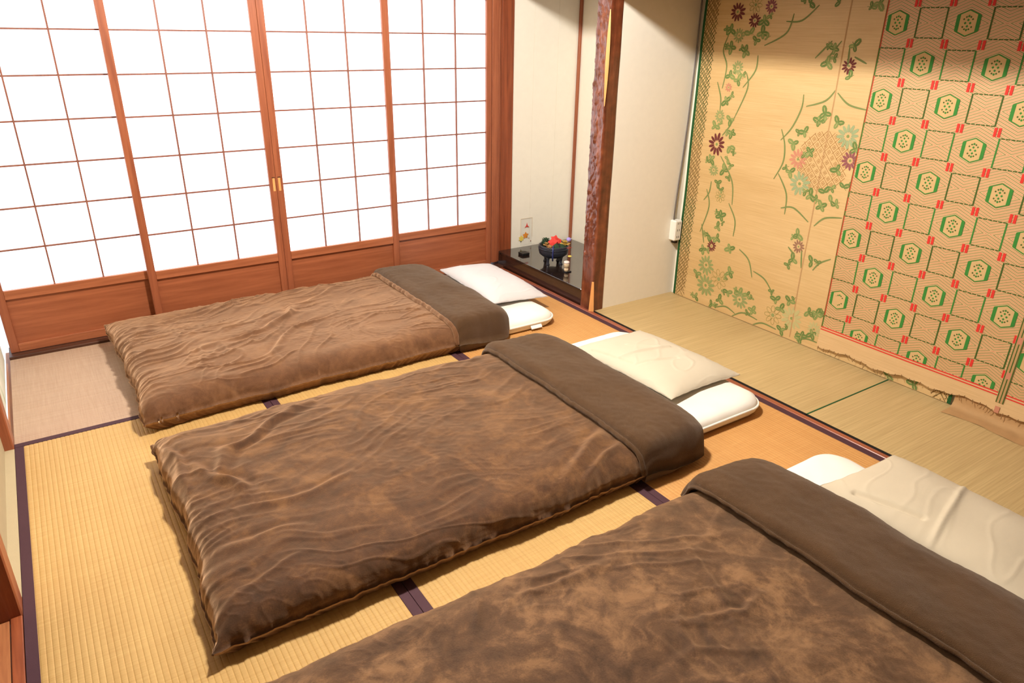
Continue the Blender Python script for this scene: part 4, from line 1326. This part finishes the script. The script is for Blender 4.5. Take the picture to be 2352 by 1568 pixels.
# blue cord hanging over the rim
dirv = Vector((-0.62, -0.78, 0)).normalized()
cord = []
for r_, z_ in ((0.062, 0.1235), (0.085, 0.1265), (0.1005, 0.121), (0.1050, 0.095), (0.1030, 0.065), (0.092, 0.038)):
    cord.append(Vector(BC) + dirv * r_ + Vector((0, 0, z_)))
tag(tube('cord', cord, 0.0045, M['blue'], None, 6, origin=tuple(cord[2])), 'deep blue cord hanging over the rim of the footed bowl', 'cord')

def maple(name, c, size, mat, normal, spin, label, cat='leaf', group=None, lobes=5):
    """a lobed leaf with thickness and a stalk"""
    pts = []
    for k in range(lobes * 2):
        a = -math.pi / 2 + 2 * math.pi * (k + 0.5) / (lobes * 2) * 1.0
        r = size if k % 2 == 0 else size * 0.66
        pts.append((r * math.cos(a + spin), r * math.sin(a + spin)))
    nz = Vector(normal).normalized()
    u = nz.orthogonal().normalized()
    w_ = nz.cross(u)
    V = [Vector(c) + nz * 0.004]
    for a, b in pts:
        V.append(Vector(c) + u * a + w_ * b - nz * (0.25 * (a * a + b * b) / size))
    n = len(pts)
    V += [v_ - nz * 0.0012 for v_ in V]
    F = []
    for k in range(n):
        a, b = 1 + k, 1 + (k + 1) % n
        F.append((0, a, b))
        F.append((n + 1, n + 1 + b, n + 1 + a))
        F.append((a, n + 1 + a, n + 1 + b, b))
    t_ = thing(name, c, label, cat, group)
    part('blade', V, F, mat, t_)
    st = Vector(c) - u * size * 0.2
    tube('stalk', [st, st - nz * 0.02, st - nz * 0.032 - u * 0.004], 0.0012, M['stick'], t_, 5)
def bc(dx, dy, dz):
    return (BC[0] + dx, BC[1] + dy, ZP + dz)
maple('maple_leaf', bc(-0.022, -0.020, 0.140), 0.034, M['red_leaf'], (-0.7, -0.6, 0.5), 0.2, 'red maple leaf standing at the front of the bowl', group='red leaves in the bowl')
maple('maple_leaf', bc(0.008, -0.005, 0.150), 0.032, M['red_leaf'], (-0.3, -0.9, 0.5), 0.9, 'red maple leaf at the top of the bowl', group='red leaves in the bowl')
maple('maple_leaf', bc(0.030, -0.010, 0.142), 0.028, M['red_leaf'], (-0.1, -0.7, 0.8), 1.7, 'red maple leaf beside the mustard blossom in the bowl', group='red leaves in the bowl')
def blossom(name, c, r, n, mat, label, cat='flower', flat=0.45):
    t_ = thing(name, c, label, cat)
    V, F = [], []
    for k in range(n):
        a = 2 * math.pi * k / n
        for ring_ in (0, 1):
            rr = r * (1 - 0.4 * ring_)
            zc = r * flat * ring_
            aa = a + ring_ * math.pi / n
            d = Vector((math.cos(aa), math.sin(aa), 0))
            s_ = Vector((-math.sin(aa), math.cos(aa), 0))
            b = Vector(c) + Vector((0, 0, zc))
            o = len(V)
            V += [b + d * rr * 0.1, b + d * rr * 0.6 + s_ * rr * 0.24, b + d * rr + Vector((0, 0, r * 0.25)), b + d * rr * 0.6 - s_ * rr * 0.24, b + d * rr * 0.55 + Vector((0, 0, r * 0.22))]
            F += [(o, o + 1, o + 4), (o + 1, o + 2, o + 4), (o + 2, o + 3, o + 4), (o + 3, o, o + 4), (o, o + 3, o + 2, o + 1)]
    part('petals', V, F, mat, t_)
    v_, f_ = lathe_vf((c[0], c[1], c[2]), [(r * 0.12, 0), (r * 0.22, r * 0.35), (r * 0.10, r * flat + r * 0.25)], 10)
    part('heart', v_, f_, M['mustard'], t_, smooth=True)
blossom('dried_flower', bc(0.052, -0.048, 0.122), 0.036, 10, M['mustard'], 'mustard dried flower in the bowl beside the red leaves')
blossom('dried_flower', bc(-0.050, 0.005, 0.118), 0.026, 9, M['tan'], 'tan dried flower at the edge of the bowl')
def cone(c, r, h, mat, label, name='pine_cone', cat='pine cone'):
    t_ = thing(name, c, label, cat)
    v_, f_ = lathe_vf(c, [(r * 0.3, 0), (r * 0.8, h * 0.15), (r, h * 0.4), (r * 0.75, h * 0.7), (r * 0.3, h * 0.95), (r * 0.05, h)], 16)
    part('core', v_, f_, mat, t_, smooth=True)
    V, F = [], []
    for i in range(5):
        for k in range(8):
            a = 2 * math.pi * (k + 0.5 * (i % 2)) / 8
            q = (0.15 + 0.17 * i)
            rr = r * (1.12 - 0.7 * abs(q - 0.4))
            b = Vector((c[0] + rr * 0.85 * math.cos(a), c[1] + rr * 0.85 * math.sin(a), c[2] + h * q))
            d = Vector((math.cos(a), math.sin(a), 0.5)) * r * 0.32
            s_ = Vector((-math.sin(a), math.cos(a), 0)) * r * 0.28
            o = len(V)
            V += [b - s_, b + s_, b + d, b + Vector((0, 0, -r * 0.15))]
            F += [(o, o + 1, o + 2), (o, o + 2, o + 3), (o + 1, o + 3, o + 2), (o, o + 3, o + 1)]
    part('scales', V, F, mat, t_)
cone(bc(-0.028, 0.045, 0.098), 0.026, 0.058, M['dark_leaf'], 'dark cone at the back of the bowl')
cone(bc(-0.058, -0.040, 0.096), 0.022, 0.034, M['tan'], 'tan cone at the front edge of the bowl')
for i, (dx, dy, nrm, lb) in enumerate(((0.02, -0.075, (0, -0.6, 0.8), 'dark green leaf over the front rim of the bowl'), (0.075, -0.02, (0.6, -0.3, 0.8), 'dark green leaf under the mustard flower'), (-0.03, -0.062, (-0.5, -0.6, 0.7), 'dark green leaf below the front red leaf'))):
    maple('green_leaf', bc(dx, dy, 0.122), 0.030, M['dark_leaf'], nrm, 0.5 * i, lb, lobes=3, group='dark leaves in the bowl')

# little ornament with a stick
OC = (2.858, -0.522, ZP)
t = thing('stick_ornament', OC, 'tiny wooden ornament with lilac ball on a thin stick', 'ornament')
V, F = box_vf(OC[0] - 0.020, OC[0] + 0.020, OC[1] - 0.016, OC[1] + 0.016, ZP, ZP + 0.006, 0.0012)
part('base_plate', V, F, M['black'], t)
v, f = lathe_vf((OC[0] - 0.008, OC[1], ZP + 0.006), [(0.013, 0), (0.013, 0.018), (0.010, 0.020), (0.010, 0.024), (0.016, 0.026), (0.0165, 0.046), (0.015, 0.050)], 20)
part('turned_body', v, f, M['pale_cyl'], t, smooth=True)
v, f = lathe_vf((OC[0] - 0.008, OC[1], ZP + 0.056), [(0.0165, 0), (0.0175, 0.004), (0.0165, 0.010), (0.012, 0.013)], 20)
part('cap', v, f, M['pinkcap'], t, smooth=True)
tube('stick', [(OC[0] + 0.010, OC[1], ZP + 0.006), (OC[0] + 0.008, OC[1], ZP + 0.11), (OC[0] - 0.002, OC[1] - 0.002, ZP + 0.196)], 0.0013, M['stick'], t, 6)
tube('cross_bar', [(OC[0] - 0.012, OC[1], ZP + 0.150), (OC[0] + 0.026, OC[1], ZP + 0.150)], 0.0015, M['red_leaf'], t, 6)
v, f = lathe_vf((OC[0] - 0.002, OC[1] - 0.002, ZP + 0.190), [(0.003, 0), (0.012, 0.005), (0.0145, 0.013), (0.012, 0.021), (0.003, 0.026)], 16)
part('lilac_ball', v, f, M['lilac'], t, smooth=True)
v, f = lathe_vf((OC[0] + 0.010, OC[1] - 0.004, ZP + 0.092), [(0.003, 0), (0.012, 0.004), (0.012, 0.008), (0.004, 0.011)], 12)
part('yellow_bead', v, f, M['yellow'], t, smooth=True)

# clear sheet of stickers against the niche wall
t = thing('sticker_sheet', (2.97, 0.080, ZP), 'clear upright sheet with red, orange and yellow stickers by the niche wall', 'sticker sheet')
def clear_mat():
    m = Nodes('clear_film')
    v = m.noise(m.obj(), 20, 2)
    m.set(Base_Color=m.mix(v, (0.80, 0.80, 0.78, 1), (0.84, 0.84, 0.82, 1)), Roughness=0.15, Alpha=0.10)
    return m.m
M['film'] = clear_mat()
yf = 0.0815
box('film', 2.922, 3.016, yf, yf + 0.0010, ZP + 0.004, 0.285, M['film'], t)
edge = [(2.922, yf - 0.0006, 0.285), (3.016, yf - 0.0006, 0.285)]
boxes('film_edge', [(2.922, 2.9235, yf - 0.001, yf, 0.15, 0.285), (3.0145, 3.016, yf - 0.001, yf, 0.15, 0.285), (2.922, 3.016, yf - 0.001, yf, 0.2835, 0.285)], M['pale_cyl'], t)
def sticker(name, x, z, r, lobes, mat, inner=0.45):
    V = [(x, yf - 0.002, z)]
    n = lobes * 2
    for k in range(n):
        a = math.pi / 2 + 2 * math.pi * k / n
        rr = r if k % 2 == 0 else r * inner
        V.append((x + rr * math.cos(a), yf - 0.0014, z + rr * math.sin(a)))
    F = [(0, 1 + (k + 1) % n, 1 + k) for k in range(n)]
    return part(name, V, F, mat, t)
sticker('red_leaf_sticker', 2.972, 0.232, 0.024, 3, M['red_leaf'], 0.25)
sticker('orange_leaf_sticker', 2.963, 0.168, 0.026, 5, M['orange'], 0.55)
sticker('yellow_leaf_sticker', 2.928, 0.150, 0.024, 6, M['yellow'], 0.6)
sticker('small_sticker', 2.990, 0.146, 0.005, 4, M['stick'])
sticker('small_sticker', 2.974, 0.156, 0.006, 4, M['black'])
sticker('small_sticker', 2.926, 0.130, 0.006, 4, M['black'])
sticker('small_sticker', 3.006, 0.124, 0.006, 4, M['stick'])

# ------------------------------------------------------------------ pendant lamp over the middle bed (above the picture)
t = thing('pendant_lamp', (LAMP_POS[0], LAMP_POS[1], CEIL), 'round pendant lamp hanging over the middle bed', 'lamp')
tube('cord', [(LAMP_POS[0], LAMP_POS[1], CEIL), (LAMP_POS[0], LAMP_POS[1], 2.47)], 0.004, M['slot'], t, 6)
v, f = lathe_vf((LAMP_POS[0], LAMP_POS[1], CEIL - 0.03), [(0.045, 0), (0.05, 0.012), (0.05, 0.03)], 20)
part('ceiling_rose', v, f, M['white'], t, smooth=True)
v, f = lathe_vf((LAMP_POS[0], LAMP_POS[1], 2.435), [(0.25, -0.085), (0.245, -0.080), (0.12, 0.020), (0.03, 0.046)], 36)
part('shade', v, f, M['white'], t, smooth=True)
def glow():
    m = Nodes('lit_tube')
    m.set(Base_Color=(1, 0.95, 0.85, 1))
    m.b.inputs['Emission Color'].default_value = (*LAMP_COLOR, 1)
    m.b.inputs['Emission Strength'].default_value = 6.0
    return m.m
ring = [(LAMP_POS[0] + 0.15 * math.cos(a), LAMP_POS[1] + 0.15 * math.sin(a), LAMP_POS[2] + 0.035) for a in np.linspace(0, 2 * math.pi, 40, endpoint=False)]
tube('ring_tube', ring, 0.012, glow(), t, 8, closed=True)
ld = bpy.data.lights.new('lamp_light', 'POINT')
ld.energy = LAMP_WATTS
ld.color = LAMP_COLOR
ld.shadow_soft_size = 0.11
lo = bpy.data.objects.new('lamp_light', ld)
lo.location = LAMP_POS
col.objects.link(lo)
lo.parent = t
lo.location = Vector(LAMP_POS) - t.location
